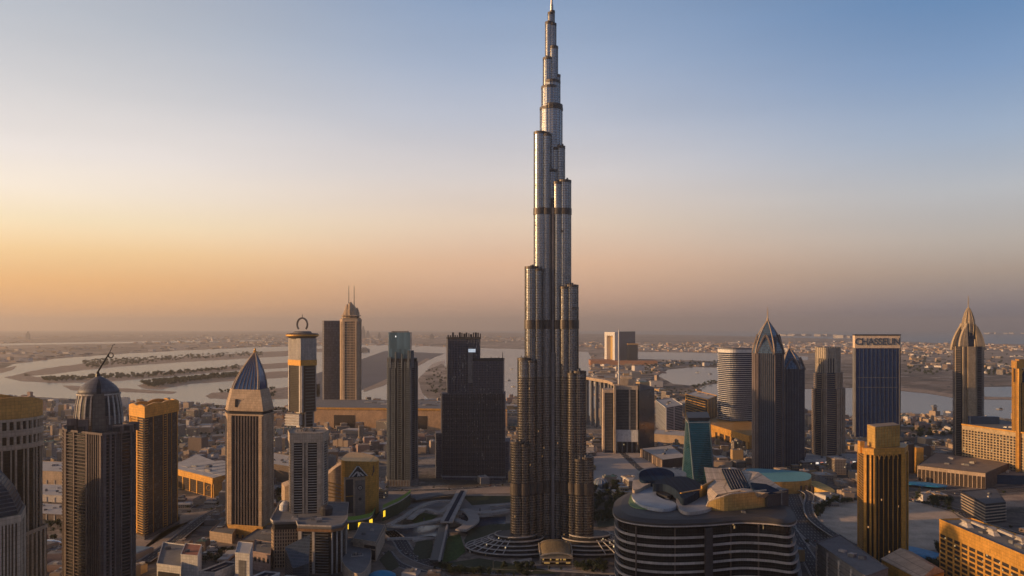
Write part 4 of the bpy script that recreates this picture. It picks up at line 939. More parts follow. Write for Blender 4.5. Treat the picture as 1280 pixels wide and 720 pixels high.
def spire_tower_right():
    Y = 2019; pts = [P(1191, Y+30), P(1194, Y-5), P(1203, Y-18), P(1219, Y-18), P(1227, Y-5), P(1230, Y+30), P(1226, Y+65), P(1194, Y+65)]
    b = B('flame_crowned_tower', 'slender tower with golden flame-shaped crown and needle, right of the blue sign tower', 'skyscraper', pts, land='the flame-crowned tower')
    pl = b.loc(pts); Z = lambda y: zt(y, Y); g = MC['ink_glass']; z1 = Z(433)
    b.core(pl, 0, z1, g); st = solid('honey_stone', (.40, .31, .21))
    b.facade(pl, 0, z1, {0: [(.05, .95, 'b')], 1: [(.0, .12, 'w'), (.15, .8, 'b', 1.8)], 2: [(0, .12, 'w', 3.4), (.2, .3, 'w', 1.6), (.36, .94, 'w', 5.0)], 3: [(.1, .2, 'w', 2), (.35, .95, 'b', 1.8)], 4: [(.1, .9, 'b')], 6: [(0, 1, 'b')]}, 4.4, wall=st, slab=MAUVE)
    b.facade(pl, 0, Z(424), {2: [(.92, 1, 'w', 4)]}, wall=st)
    # petals
    for x, w_, yb, yt in ((-25, 8, 438, 409), (25, 8, 438, 408), (-17, 6, 436, 404), (17, 6, 436, 405)):
        for yy in (-16, 22):
            m = b.one('crown_petal', st); rings = []
            for i in range(9):
                t = i/8; z = Z(yb)+(Z(yt)-Z(yb))*t; ww = w_*(1-t**2)*.9+.5; cx = x*(1-.38*t*t)
                rings.append([(cx-ww, yy*(1-.4*t)-4, z), (cx+ww, yy*(1-.4*t)-4, z), (cx+ww, yy*(1-.4*t)+4, z), (cx-ww, yy*(1-.4*t)+4, z)])
            m.loft(rings)
    b.one('petal_glass', g).rev([(30, z1-.5), (27, Z(425)), (17, Z(412))], 0, 4, 10, 1, .8)
    b.one('crown_bud', st).rev([(11, Z(424)), (12.5, Z(412)), (11, Z(400)), (7, Z(392)), (3, Z(386.5)), (1.2, Z(383)), (1.0, Z(373)), (.4, Z(369))], 0, 0, 10)
    for i in range(10):
        a = 2*pi*i/10; b.one('bud_rib', st).tube([(12.5*cos(a), 12.5*sin(a), Z(424)), (15.6*cos(a), 15.6*sin(a), Z(412)), (13.6*cos(a), 13.6*sin(a), Z(400)), (8.4*cos(a), 8.4*sin(a), Z(391)), (3*cos(a), 3*sin(a), Z(385))], .9, 4)
    b.done()
    Y = 1700; pts = para((1266, Y+25), (1272, Y-12), (1296, Y+10)); b = B('gold_edge_tower', 'golden tower with arched top window cut by the right edge', 'skyscraper', pts)
    pl = b.loc(pts); Z = lambda y: zt(y, Y); b.core(pl, 0, Z(462), g); b.facade(pl, 0, Z(478), {0: [(0, .15, 'w', 2), (.35, .5, 'w', 2), (.8, 1, 'w', 2)], 1: [(0, .12, 'w', 2.5), (.22, .28, 'w'), (.36, .42, 'w'), (.5, .62, 'w', 2.5), (.72, .78, 'w'), (.88, 1, 'w', 2.5)]}, wall=OCHRE)
    b.facade(pl, Z(478), Z(460), {0: [(0, .2, 'w', 2), (.8, 1, 'w', 2)], 1: [(0, .16, 'w', 3), (.48, .62, 'w', 3), (.88, 1, 'w', 3)]}, wall=OCHRE); b.one('crown_block', OCHRE).prism(off(pl, 2.8), Z(460), Z(451)); b.one('cap', OCHRE).prism(scl(pl, .8), Z(451), Z(449))
    for t0, t1 in ((.16, .48), (.62, .88)):
        p0, p1 = Vector((*pl[1], 0)), Vector((*pl[2], 0)); path = []
        for i in range(11):
            a = pi*i/10; u = (t0+t1)/2-(t1-t0)/2*cos(a); q = p0.lerp(p1, u); path.append((q.x, q.y-1.8, Z(470)+14*sin(a)))
        b.one('window_arch', OCHRE).tube(path, 1.3, 5)
    b.done()
spire_tower_right()

def hotel(name, label, A, Bn, C_, ytop, Yt, z0, nx, nz, wall, land, fascia=.0, bot=.0, depth=None, q0=.16):
    """long hotel wing: punched wall with every window its own pane, up to a hundred"""
    pts = [A, Bn, C_[0], C_[1]]; b = B(name, label, 'hotel', pts, land=land); pl = b.loc(pts); z1 = zt(ytop, Yt)
    g = glass('hotel_pane', (.05, .045, .045), pw=2.5, ph=3.2, lit=.02, lits=.6)
    inner = off(pl, -.6); b.one('inner_volume', DARK).prism(inner, 0, z1-1)
    m = b.one('wall', wall); p0, p1 = pl[0], pl[1]; zf = z1-(z1*fascia); zb = bot
    m.ebox(p0, p1, 0, 1, zf, z1, .9); 
    if zb: m.ebox(p0, p1, 0, 1, 0, zb, .9)
    for i in range(nx+1):
        c = i/nx; q = q0/nx; m.ebox(p0, p1, max(0, c-q), min(1, c+q), zb, zf, .8)
    hh = (zf-zb)/nz
    for j in range(nz): m.ebox(p0, p1, 0, 1, zb+hh*j, zb+hh*(j+.34), .85)
    # end and back walls
    for e in (1, 2, 3): m.ebox(pl[e], pl[(e+1) % 4], 0, 1, 0, z1, 1.0)
    L = math.hypot(p1[0]-p0[0], p1[1]-p0[1]); ang = math.atan2(p1[1]-p0[1], p1[0]-p0[0])
    pane = MB(); pane.box(0, 0, 0, hh*.66-.02, L/nx*(1-2*q0), .3)
    me = pane.build('window', g); dat = me.data; bpy.data.objects.remove(me)
    spots = [(i, j) for j in range(nz-1, -1, -1) for i in range(nx)]
    st = MB()
    for k, (i, j) in enumerate(spots):
        u = (i+.5)/nx; x, y = p0[0]+(p1[0]-p0[0])*u, p0[1]+(p1[1]-p0[1])*u; x += sin(ang)*.3; y -= cos(ang)*.3; z = zb+hh*(j+.34)+.01
        if k < 99: o = link('window', dat, b.root); o.location = (x, y, z); o.rotation_euler.z = ang
        else: st.box(x, y, z, z+hh*.66-.02, L/nx*(1-2*q0), .3, ang)
    if st.f: o = st.build('window', g, b.root); o['kind'] = 'stuff'
    for k in range(min(100, 1*nx)):   # balcony rail of the topmost rows
        pass
    b.one('roof', ROOFG).prism(off(pl, -.5), z1-1, z1-.4); b.parapet(pl, z1, 1.2, wall, out=1.0)
    b.rooftop(scl(pl, .85), z1-.4, 7, int(abs(pl[0][0])), None, 12)
    return b, pl, z1
A = P(1176, 1000); Bq = (540.0, 800.0); 
b, pl, z1 = hotel('near_gold_hotel', 'sunlit gold hotel slab with large windows in the bottom right corner', P(1175, 1005), P(1312, 810), ((600, 815), (580, 1010)), 651, 1000, 0, 13, 11, OCHRE, 'the sunlit gold hotel', .20, q0=.11)
for i in range(4):
    o = b.one('roof_vent', PALE); x, y = pl[0][0]+16+i*9, pl[0][1]-30-i*38
    o.loft([[(x-4, y-10, z1-.4), (x+4, y-10, z1-.4), (x+4, y+10, z1-.4), (x-4, y+10, z1-.4)], [(x-2, y-5, z1+4), (x+2, y-5, z1+4), (x+2, y+5, z1+4), (x-2, y+5, z1+4)], [(x-4, y-6, z1+7), (x+5, y-6, z1+7), (x+5, y+8, z1+7), (x-4, y+8, z1+7)]])
    b.one('vent_beam', PALE).box(x+5, y-18, z1+4.5, z1+7, 5, 30)
b.done()
b, pl, z1 = hotel('long_grid_hotel', 'long tan hotel wing gridded with small windows below the flame-crowned tower', P(1203, 1830), P(1330, 1600), (P(1360, 1680), P(1240, 1960)), 531, 1830, 0, 30, 14, solid('hotel_tan', (.46, .34, .20)), 'the long gridded hotel', .10, 8)
b.one('navy_roof_box', solid('navy_panel', (.02, .04, .10), rough=.4)).box(pl[0][0]+60, pl[0][1]+20, z1, z1+17, 62, 16, -.1); b.one('roof_ledge', OCHRE).ebox(pl[0], pl[1], 0, 1, z1, z1+3, 3.5); b.done()
pts = [P(1196, 1850), P(1300, 1640), P(1305, 1680), P(1206, 1880)]
b = B('hotel_podium', 'low tan podium wall stepping out under the long gridded hotel', 'podium', pts); pl = b.loc(pts); b.one('wall', TAN).prism(pl, 0, 14); b.one('ledge', PALE).prism(off(pl, 2), 14, 16); b.done()

def gold_tower():
    Y = 1104; pts = [P(1073, 1130), P(1080, 1092), P(1092, 1084), P(1130, 1094), P(1134, 1125), P(1118, 1150), P(1082, 1150)]
    b = B('gold_ribbed_tower', 'gold-ribbed dark tower with a plain boxy gold top, standing over the curved road', 'skyscraper', pts, land='the gold-ribbed tower')
    pl = b.loc(pts); Z = lambda y: zt(y, 1090); z1 = Z(568); g = glass('amber_glass', (.04, .03, .02), pw=2, ph=3.4, metal=.2, lit=.003, lits=.4, litcol=(1, .5, .2))
    b.core(pl, 0, z1, g); b.one('shoulder', OCHRE).prism(off(pl, 1.2), z1, Z(560))
    b.facade(pl, 0, z1, {0: [(0, .06, 'w'), (.08, .92, 'b', 1.3)], 1: [(0, .3, 'w', 2), (.62, .8, 'w', 2)], 2: [(0, .06, 'w', 1.6)]+[(.155+.155*i, .172+.155*i, 'w', .9) for i in range(5)]+[(.90, 1, 'w', 1.8)], 3: [(0, .2, 'w', 2), (.8, 1, 'w', 2)], 4: [(.1, .9, 'b')], 5: [(0, 1, 'F', 8)], 6: [(.1, .9, 'b')]}, 3.5, wall=OCHRE, slab=GOLD)
    # arched heads between the ribs
    p0, p1 = Vector((*pl[2], 0)), Vector((*pl[3], 0))
    for i in range(5):
        u0, u1 = .165+.155*i-.13, .165+.155*i
        path = [((p0.lerp(p1, (u0+u1)/2-(u1-u0)/2*cos(pi*q/8))).x, (p0.lerp(p1, (u0+u1)/2)).y-1.2, z1-6+6*sin(pi*q/8)) for q in range(9)]
        b.one('arch_head', OCHRE).tube(path, .7, 4)
    T = b.loc([P(1084, 1118), P(1094, 1088), P(1125, 1112), P(1117, 1142)]); b.one('gold_top', solid('gold_top_panel', (.55, .34, .10), rough=.5, metal=.2)).prism(T, Z(560), Z(534)); b.one('top_roof', TAN).prism(scl(T, .96), Z(534), Z(534)+.6)
    for i in range(9): b.a('panel_seam', OCHRE).ebox(T[1], T[2], i/9+.03, i/9+.045, Z(560), Z(534), .3)
    b.one('side_turret', OCHRE).box(wx(1078, 1100)-b.cx, 1104-b.cy, z1, Z(553), 6, 8)
    b.done()
gold_tower()
def trapezoid_tower():
    Y = 1640; b = B('teal_wedge_tower', 'teal glass wedge tower tapering upwards with slanted dark top', 'office tower', [P(872, Y)], land='the teal wedge tower'); L = b.loc; Z = lambda y: zt(y, Y)
    bt = L([P(853, Y+60), P(868, Y-20), P(893, Y-10), P(888, Y+70)]); tp = L([P(858, Y+45), P(860.5, Y-8), P(887, Y-2), P(884, Y+50)])
    m = b.one('glass_wedge', G_TEAL); m.loft([[(x, y, 0) for x, y in bt], [(x, y, Z(526)) for x, y in tp]])
    m = b.one('edge_fin', GREY); 
    for i in (0, 1, 2, 3): b.one('edge_fin', solid('teal_frame', (.10, .15, .18), rough=.4)).tube([(*bt[i], 0), (*tp[i], Z(524))], 2.0, 5, r1=1.4)
    m = b.one('slanted_cap', DARK); m.loft([[(x, y, Z(526)) for x, y in off(tp, 1)], [(x, y, Z(520.5)+(4 if i in (0, 3) else -2)) for i, (x, y) in enumerate(off(tp, 1))]])
    b.one('cap_line', PALE).prism(off(tp, 1.6), Z(528), Z(527)); b.done()
trapezoid_tower()
# ------------------------------------------------------------------ low buildings of the centre
def smooth_closed(pts, k=6):
    n = len(pts); out = []
    for i in range(n):
        p0, p1, p2, p3 = [Vector(pts[(i+j) % n]) for j in (-1, 0, 1, 2)]
        for q in range(k):
            t = q/k; out.append(tuple(.5*((2*p1)+(-p0+p2)*t+(2*p0-5*p1+4*p2-p3)*t*t+(-p0+3*p1-3*p2+p3)*t**3)))
    return out
def smooth_open(pts, k=6):
    out = []; n = len(pts)
    for i in range(n-1):
        p0, p1, p2, p3 = [Vector(pts[min(max(i+j, 0), n-1)]) for j in (-1, 0, 1, 2)]
        for q in range(k):
            t = q/k; out.append(tuple(.5*((2*p1)+(-p0+p2)*t+(2*p0-5*p1+4*p2-p3)*t*t+(-p0+3*p1-3*p2+p3)*t**3)))
    return out+[tuple(pts[-1])]
def blob_building():
    raw = [P(769, 1060), P(772, 1010), P(790, 982), P(830, 968), P(880, 972), P(925, 985), P(960, 980), P(987, 972), P(992, 1010), P(975, 1080), P(930, 1150), P(860, 1190), P(800, 1160), P(776, 1110)]
    b = B('curved_mall_building', 'huge dark building with wavy pale floor bands and sculpted swirling roof', 'mall', raw, land='the swirl-roofed building')
    out = smooth_closed(b.loc(raw), 6); zr = 88.0
    def shp(g, k=0):
        o = off(out, g); r = []
        for x, y in o:
            t = max(0, (x-60)/60); r.append((x+k*6*max(0, t), y-k*5*max(0, t)))
        return r
    g = glass('shopfront_glass', (.016, .015, .016), pw=3.4, ph=10.4, rough=.1, metal=.1, mull=.12, span=.12, lit=.012, lits=.25, litcol=(1, .6, .25), dot=.3)
    N_ = 9
    for i in range(N_):
        z = zr-8-10.4*(i+1); k = i*.28
        inn = shp(-3.0, k); oo = shp(.6, k*1.0)
        b.one('glazing', g).prism(inn, max(z, -.5), z+10.5)
        m = b.one('floor_band', solid('floor_band_stone', (.43, .38, .35), rough=.5)); m.prism(oo, max(z-.9, 0), max(z+.9, 1.2), 0, None, True)
        m2 = b.one('band_parapet', MC['floor_band_stone']); 
        if z > 0:
            n = len(oo); ii = off(oo, -.5); m2.add([(*p, z+.9) for p in oo]+[(*p, z+2.1) for p in oo]+[(*p, z+2.1) for p in ii]+[(*p, z+.9) for p in ii], [(q*n+j, q*n+(j+1) % n, ((q+1) % 4)*n+(j+1) % n, ((q+1) % 4)*n+j) for q in range(4) for j in range(n)])
    b.one('attic_glass', g).prism(off(out, -6), zr-8.2, zr-4)
    o2 = off(out, 3.0)
    m = b.one('roof_slab', CHAR); m.prism(off(out, 2.5), zr-4, zr, 0, None, True)
    b.one('roof_edge', MC['floor_band_stone']).prism(o2, zr-4.2, zr-2.6, 0, None, True)
    m = b.one('roof_dome', CHAR); cxm = sum(p[0] for p in out)/len(out); cym = sum(p[1] for p in out)/len(out)
    m.loft([[(*p, zr) for p in off(out, 1.6)], [(*p, zr+3) for p in scl(out, .93)], [(*p, zr+4) for p in scl(out, .8)]])
    # vertical recess splitting the front in two
    b.one('vertical_recess', solid('recess_panel', (.05, .045, .05))).box(wx(886, 968)-b.cx, 968-b.cy+1, 0, zr-6, 9, 7)
    for x, y in ((796, 972), (845, 964), (915, 978), (950, 979)):
        b.one('column', BROWN).box(wx(x, y)-b.cx, y-b.cy+6, 0, zr-6, 1.4, 3)
    X = lambda px, Y: (wx(px, Y)-b.cx, Y-b.cy)
    def at(px, py, z):   # a roof point seen at this height above the ground
        Y = (H0-z)*1000/(py-HY); return X(px, Y)
    zz = zr+4
    def plate(name, pts, z0, h, mat, dz=None):
        q = [at(px, py, z0+h) for px, py in pts]; q = smooth_closed(q, 5)
        m = b.one(name, mat); n = len(q)
        if dz:
            ys = [p[1] for p in q]; y0, y1 = min(ys), max(ys)
            m.loft([[(*p, z0) for p in q], [(p[0], p[1], z0+h+dz*(p[1]-y0)/(y1-y0)) for p in q]])
        else: m.prism(q, z0, z0+h)
        return q
    plate('green_swirl', [(786, 628), (789, 618), (797, 612), (800, 620), (812, 630), (830, 634), (810, 636), (793, 634)], zz-2, 3, solid('pale_green_roof', (.24, .36, .16), rough=.7))
    plate('white_crescent', [(790, 617), (800, 609), (815, 606), (822, 612), (820, 618), (830, 624), (842, 627), (845, 633), (828, 636), (805, 632), (793, 625)], zz-1, 5, solid('white_crescent_skin', (.38, .40, .44), rough=.5))
    q = plate('crescent_opening', [(816, 610), (826, 609), (836, 612), (842, 617), (834, 620), (822, 616)], zz-1, 5.4, DARK)
    plate('beige_collar', [(791, 612), (792, 600), (802, 590), (820, 587), (845, 589), (858, 594), (850, 600), (825, 602), (808, 607), (798, 612)], zz, 8, CREAM, 4)
    plate('glass_oval', [(799, 597), (802, 591), (820, 588), (836, 590), (843, 595), (834, 600), (815, 601), (803, 601)], zz+2, 10.5, glass('roof_ink_glass', (.012, .03, .06), pw=4, ph=400, metal=0.0, rough=.45, mull=.12, span=0, spancol=(.03, .04, .06), spec=0.0), 4)
    plate('glass_petal', [(816, 606), (832, 600), (852, 598), (868, 602), (877, 610), (866, 619), (853, 623), (846, 614), (832, 607)], zz+2, 11, glass('petal_glass', (.02, .032, .055), pw=3, ph=300, metal=0.0, rough=.5, mull=.1, span=0, spec=0.0), 3)
    plate('mid_roof', [(846, 622), (860, 619), (884, 612), (894, 622), (888, 635), (860, 640), (848, 634)], zz-1, 5, MC['floor_band_stone'])
    # gold inner wall
    for (xa, ya, xb, yb, h) in ((850, 627, 876, 622, 15), (876, 622, 893, 613, 19)):
        p, r_ = at(xa, ya, zz+3), at(xb, yb, zz+3); b.one('gold_wall', OCHRE).ebox(p, r_, 0, 1, zz, zz+h, 2)
    # big beige wedge with dark glass strips and gold curved front
    lo = [at(x, y, zz) for x, y in ((882, 636), (893, 634), (925, 632), (957, 630), (985, 622), (960, 612), (900, 612), (885, 620))]
    top = []
    for (x, y), (px, py, h) in zip(lo, ((884, 633, 4), (897, 618, 17), (925, 613, 22), (957, 616, 21), (984, 614, 16), (948, 590, 24), (880, 584, 26), (884, 606, 16))):
        tx, ty = at(px, py, zz+h); top.append((tx, ty, zz+h))
    m = b.one('sculpted_wedge', CREAM); n = len(lo); m.v += [(*p, zz-1) for p in lo]+top
    m.f += [(i, (i+1) % n, n+(i+1) % n, n+i) for i in range(n)]+[tuple(n+i for i in range(n))]; m.m += [0]*(n+1)
    c0 = smooth_open([at(883, 637, zz), at(905, 639, zz), at(930, 637, zz), at(958, 633.5, zz)], 5)
    m = b.one('curved_gold_front', solid('gold_mesh', (.50, .33, .12), rough=.4, metal=.4)); h = [2+19*min(1, (i/(len(c0)-1))*2.2)**.5 for i in range(len(c0))]
    m.loft([[(x, y, zz-1), (x, y, zz+h[i]), (x, y+2.5, zz+h[i]), (x, y+2.5, zz-1)] for i, (x, y) in enumerate(c0)])
    m = b.one('front_rim', CREAM); m.tube([(x, y+1, zz+h[i]+.6) for i, (x, y) in enumerate(c0)], 1.1, 6)
    def panel(name, cs, mat):
        pts = [Vector((*at(px, py, zz+h_), zz+h_)) for px, py, h_ in cs]; m = b.one(name, mat)
        m.v += [tuple(p+Vector((0, 0, 1.1))) for p in pts]+[tuple(p-Vector((0, 0, 1.5))) for p in pts]; n = len(pts)
        m.f += [tuple(range(n)), tuple(reversed(range(n, 2*n)))]+[(i, (i+1) % n, n+(i+1) % n, n+i) for i in range(n)]; m.m += [0]*(n+2)
    panel('dark_skylight', [(902, 586.5, 25.5), (926, 588, 24.5), (938, 610, 22), (914, 613, 20)], MC['roof_ink_glass'])
    panel('dark_skylight', [(938, 604, 22.5), (958, 606, 21), (976, 614.5, 16.5), (962, 617, 19), (941, 612, 22)], MC['roof_ink_glass'])
    for i in range(7):
        t = (i+.5)/7; a_ = Vector((*at(902+24*t, 586.5+1.5*t, zz+25.2), zz+26.6)); e_ = Vector((*at(914+24*t, 613-3*t, zz+21), zz+22.6)); b.one('skylight_bar', GREY).tube([a_, e_], .35, 4)
    b.rooftop([(x, y) for x, y in scl(out, .9)], zr+2.5, 16, 3, None, 7)
    # dark lift block at the right-hand end
    p, r_ = at(958, 634, zz), at(984, 628, zz); b.one('dark_end_block', solid('end_block', (.06, .055, .06), rough=.45)).ebox(p, r_, 0, 1, 20, zz+18, 20, -18); b.one('end_block_edge', GREY).ebox(p, r_, .62, .68, 18, zz+18.6, 2.6)
    b.done()
    # stepped balconies with warm clutter on the right-hand end belong to the bands already built
blob_building()

def small(name, label, cat, pts, h, mat, roof=None, units=3, par=1.2, extra=None, land=None, us=8):
    b = B(name, label, cat, pts, land=land); pl = b.loc(pts); b.one('wall', mat).prism(pl, 0, h); b.one('roof', roof or ROOFG).prism(off(pl, -.5), h+.01, h+.3)
    if par: b.parapet(pl, h, par, mat, out=.4)
    if units: b.rooftop(scl(pl, .8), h+.3, units, int(abs(b.cx)) % 97, None, us)
    if extra: extra(b, pl)
    b.done(); return b
def pxpoly(*a): return [P(x, YD(y)) for x, y in a]

def emblem_building():
    k = YD(642); pts = [P(428, k+10), P(431, k-25), P(470, k-5), P(469, k+45), P(440, k+70)]
    b = B('emblem_hall', 'gold hall with a triangular black and white emblem, sweeping down to the left', 'hall', pts, land='the gold emblem hall'); pl = b.loc(pts)
    Z = lambda y: zt(y, k); b.one('wall', GOLD)
    m = b.one('wall', OCHRE); q = smooth_closed([(pl[i][0], pl[i][1]) for i in range(5)], 4)
    n = len(q); xs = [p[0] for p in q]; x0, x1 = min(xs), max(xs)
    m.loft([[(*p, 0) for p in q], [(p[0], p[1], Z(573)-5*((p[0]-x0)/(x1-x0))**2) for p in q]])
    w2 = b.loc([P(352, k+60), P(356, k+25), P(430, k+5), P(432, k+45)]); K = 12
    rings = []
    for i in range(K+1):
        t = i/K; a_ = Vector(w2[1]).lerp(Vector(w2[2]), t); c_ = Vector(w2[0]).lerp(Vector(w2[3]), t); z = Z(612-30*t**2.0-4*sin(t*9))
        rings.append([(a_.x, a_.y, 0), (a_.x, a_.y, z), (c_.x, c_.y, z), (c_.x, c_.y, 0)])
    b.one('sweeping_wing', TAN).loft(rings)
    for i in range(5):
        m = b.one('timber_beam', OCHRE); p = b.loc([P(385+i*3, k-8), P(432, k-22)]); z = Z(602+i*4); m.tube([(*p[0], z), ((p[0][0]+p[1][0])/2, p[0][1]-8, z+3-i), (*p[1], z-5)], .8, 5)
    f0, f1 = pl[1], pl[2]
    def pt(u, z, o): 
        dx, dy = f1[0]-f0[0], f1[1]-f0[1]; L = math.hypot(dx, dy); return (f0[0]+dx*u+dy/L*o, f0[1]+dy*u-dx/L*o, z)
    b.one('portal_frame', TAN).ebox(f0, f1, -.03, .62, 0, Z(593), 9); b.one('portal_opening', DARK).ebox(f0, f1, .0, .23, 8, Z(595), .5, 9); b.one('portal_floor', OCHRE).ebox(f0, f1, 0, .23, Z(616), Z(615), .7, 9.01)
    b.one('grey_panel', solid('grey_panel', (.22, .19, .17))).ebox(f0, f1, .30, .60, 3, Z(597), .5, 9)
    def disc(u, z, r, mat, nm, o):
        m = b.one(nm, mat); dx, dy = f1[0]-f0[0], f1[1]-f0[1]; L = math.hypot(dx, dy); n = 20
        c = Vector(pt(u, z, o)); t_ = Vector((dx/L, dy/L, 0)); nn = Vector((dy/L, -dx/L, 0))
        m.loft([[c+t_*r*cos(2*pi*i/n)+Vector((0, 0, r*sin(2*pi*i/n)))+nn*d for i in range(n)] for d in (0, .5)])
    disc(.45, Z(606), 4.6, DARK, 'roundel', 9.4); disc(.45, Z(606), 3.0, PALE, 'roundel_centre', 10); disc(.45, Z(606), 1.4, DARK, 'roundel_eye', 10.6); disc(.45, Z(620), 2.6, DARK, 'small_roundel', 9.4)
    # the emblem: black triangle, white strokes
    def poly3(nm, mat, uz, o, t=.5):
        m = b.one(nm, mat); a_ = [Vector(pt(u, z, o)) for u, z in uz]; c_ = [Vector(pt(u, z, o+t)) for u, z in uz]; m.loft([a_, c_])
    zb, zt_ = Z(593), Z(579)
    poly3('emblem_field', DARK, [(.10, zb+.5), (.68, zb+1), (.60, zb+6), (.42, zt_), (.34, zt_), (.18, zb+6)], 9.6)
    for a, c, d in (((.10, zb+1), (.36, zt_-.6), .022), ((.40, zt_-.6), (.68, zb+1.6), .022), ((.20, zb+1.4), (.36, zb+10), .03), ((.36, zb+10), (.44, zb+1.6), .03), ((.44, zb+8), (.56, zb+1.8), .035), ((.37, zb+1.4), (.39, zb+6), .015)):
        poly3('emblem_stroke', WHITE, [(a[0]-d, a[1]), (a[0]+d, a[1]), (c[0]+d, c[1]), (c[0]-d, c[1])], 10.2, .3)
    b.one('side_hook', BROWN).tube([pt(.75, Z(592), 1), pt(.86, Z(593), 2), pt(.92, Z(587), 2), pt(.9, Z(581), 1)], 1.3, 6)
    b.one('side_slot', BROWN).ebox(f0, f1, .72, .9, Z(613), Z(610), .4, .2)
    b.done()
    # curved low building with glowing windows
    def rim(name, label, cs, h, zwin, land):
        wp = [P(x, YD(y)) for x, y in cs]; b = B(name, label, 'shopping arcade', wp, land=land); q = smooth_open(b.loc(wp), 6); n = len(q)
        m = b.one('wall', solid('arcade_wall', (.05, .07, .035))); m.loft([[(x, y, 0), (x, y, h), (x-4, y+34, h), (x-4, y+34, 0)] for x, y in q])
        m = b.one('green_roof', solid('lawn_painted_lit', (.15, .26, .03), streak=False, var=.4, sc=.2)); m.loft([[(x, y+2, h+.02), (x, y+2, h+.8), (x-4, y+33, h+.8), (x-4, y+33, h+.02)] for x, y in q])  # lawn green brightened so its lit look is painted into the colour
        m = b.one('pale_rim', PALE); m.loft([[(x, y-1.4, h-.6), (x, y-1.4, h+1.6), (x, y+1.6, h+1.6), (x, y+1.6, h-.6)] for x, y in q])
        ye = emit('yellow_window', (1.0, .62, .03), 1.3)
        for (t, w_, zh) in zwin:
            i = t*(n-1); i0 = int(i); p0, p1 = Vector(q[i0]), Vector(q[min(i0+1, n-1)]); L = (p1-p0).length
            a_ = p0+(p1-p0)*(i-i0); e_ = a_+(p1-p0).normalized()*w_; m = b.one('lit_window', ye); m.ebox(tuple(a_), tuple(e_), 0, 1, h-3-zh, h-3, .5)
            m = b.one('window_frame', DARK); m.ebox(tuple(a_), tuple(e_), -.05, 0, h-3.4-zh, h-2.6, .8); m.ebox(tuple(a_), tuple(e_), 1, 1.05, h-3.4-zh, h-2.6, .8); m.ebox(tuple(a_), tuple(e_), .48, .52, h-3-zh, h-3, .7)
        b.done()
    rim('green_roofed_arcade', 'low green-roofed arcade with three glowing yellow windows', [(426, 664), (440, 663), (452, 661), (463, 657.5), (468, 650)], 14, ((.06, 9, 8.5), (.40, 8.5, 8.5), (.70, 9.5, 9)), 'the green-roofed arcade')
    rim('curved_green_arcade', 'curved wing with pale rim and one glowing yellow window', [(478, 652), (488, 647), (500, 641), (512, 632), (513, 628)], 20, ((.02, 8, 10),), None)
emblem_building()

def canopies():
    st = solid('canopy_concrete', (.44, .40, .37), rough=.6)
    b = B('perforated_plaza_deck', 'pale raised deck with oval openings between the yellow windows and the tallest tower', 'deck', [P(540, YD(650))], land='the raised deck')
    def at(px, py, z): Y = (H0-z)*1000/(py-HY); return (wx(px, Y)-b.cx, Y-b.cy)
    def strip(name, cl, w_, z, th, mat):
        q = smooth_open([at(x, y, z) for x, y in cl], 6); m = b.one(name, mat); rings = []
        for i, p in enumerate(q):
            a_, c_ = Vector(q[max(0, i-1)]), Vector(q[min(len(q)-1, i+1)]); t = (c_-a_).normalized(); n_ = Vector((-t.y, t.x)); P_ = Vector(p)
            rings.append([(*(P_+n_*w_/2), z-th), (*(P_+n_*w_/2), z), (*(P_-n_*w_/2), z), (*(P_-n_*w_/2), z-th)])
        m.loft(rings)
    strip('deck_strip', [(514, 622), (545, 617), (575, 615)], 30, 9, 3, ROOFG); strip('deck_strip', [(486, 656), (510, 657), (540, 651), (560, 647), (590, 656)], 13, 10, 2.6, st)
    strip('deck_strip', [(512, 648), (530, 636), (548, 640), (556, 636), (575, 620)], 10, 11, 2.4, st); strip('deck_strip', [(486, 655), (505, 645), (522, 634), (545, 626), (575, 626)], 9, 12, 2.4, st)
    strip('ramp', [(578, 612), (568, 632), (558, 652)], 20, 15, 2.5, st); strip('glass_ribbon', [(578, 613), (568, 632), (558, 651)], 7, 15.6, 1, MC['roof_ink_glass'])
    strip('lower_glass_bridge', [(556, 655), (551, 675), (545, 700)], 17, 9, 3, MC['slate_glass']); strip('bridge_kerb', [(559, 655), (555, 675), (549, 700)], 3, 11, 2, st)
    strip('east_walkway', [(590, 640), (612, 640), (634, 636)], 14, 10, 4, st); strip('deck_strip', [(576, 662), (592, 650), (588, 640), (578, 636)], 18, 10.4, 3, st)
    for x, y in ((500, 655), (530, 653), (560, 640), (575, 625), (600, 641), (560, 660), (548, 690)): p = at(x, y, 0); b.one('column', GREY).box(*p, 0, 8, 2.2, 2.2)
    b.one('hatch', DARK).box(*at(577, 646, 10.5), 10.5, 11.4, 9, 15, .1)
    b.done()
canopies()
sheet('plaza_pool', [(481, 660), (560, 656), (562, 672), (520, 674), (484, 675)], .35, DWAT, 0)
sheet('plaza_pool', [(578, 640), (600, 647), (632, 646), (632, 655), (600, 660), (585, 668), (572, 664)], .35, DWAT, .0)
sheet('lawn', [(512, 650), (530, 641), (548, 645), (540, 650), (520, 655)], .5, GRASS, 0); sheet('lawn', [(560, 671), (575, 668), (582, 690), (570, 700), (548, 706)], .5, GRASS, 0)
sheet('lawn', [(545, 706), (600, 698), (680, 712), (700, 718), (560, 716)], .45, solid('dark_planting', (.03, .04, .018), streak=False, sc=.2, var=.5), 0)
PLNT = MC['dark_planting']
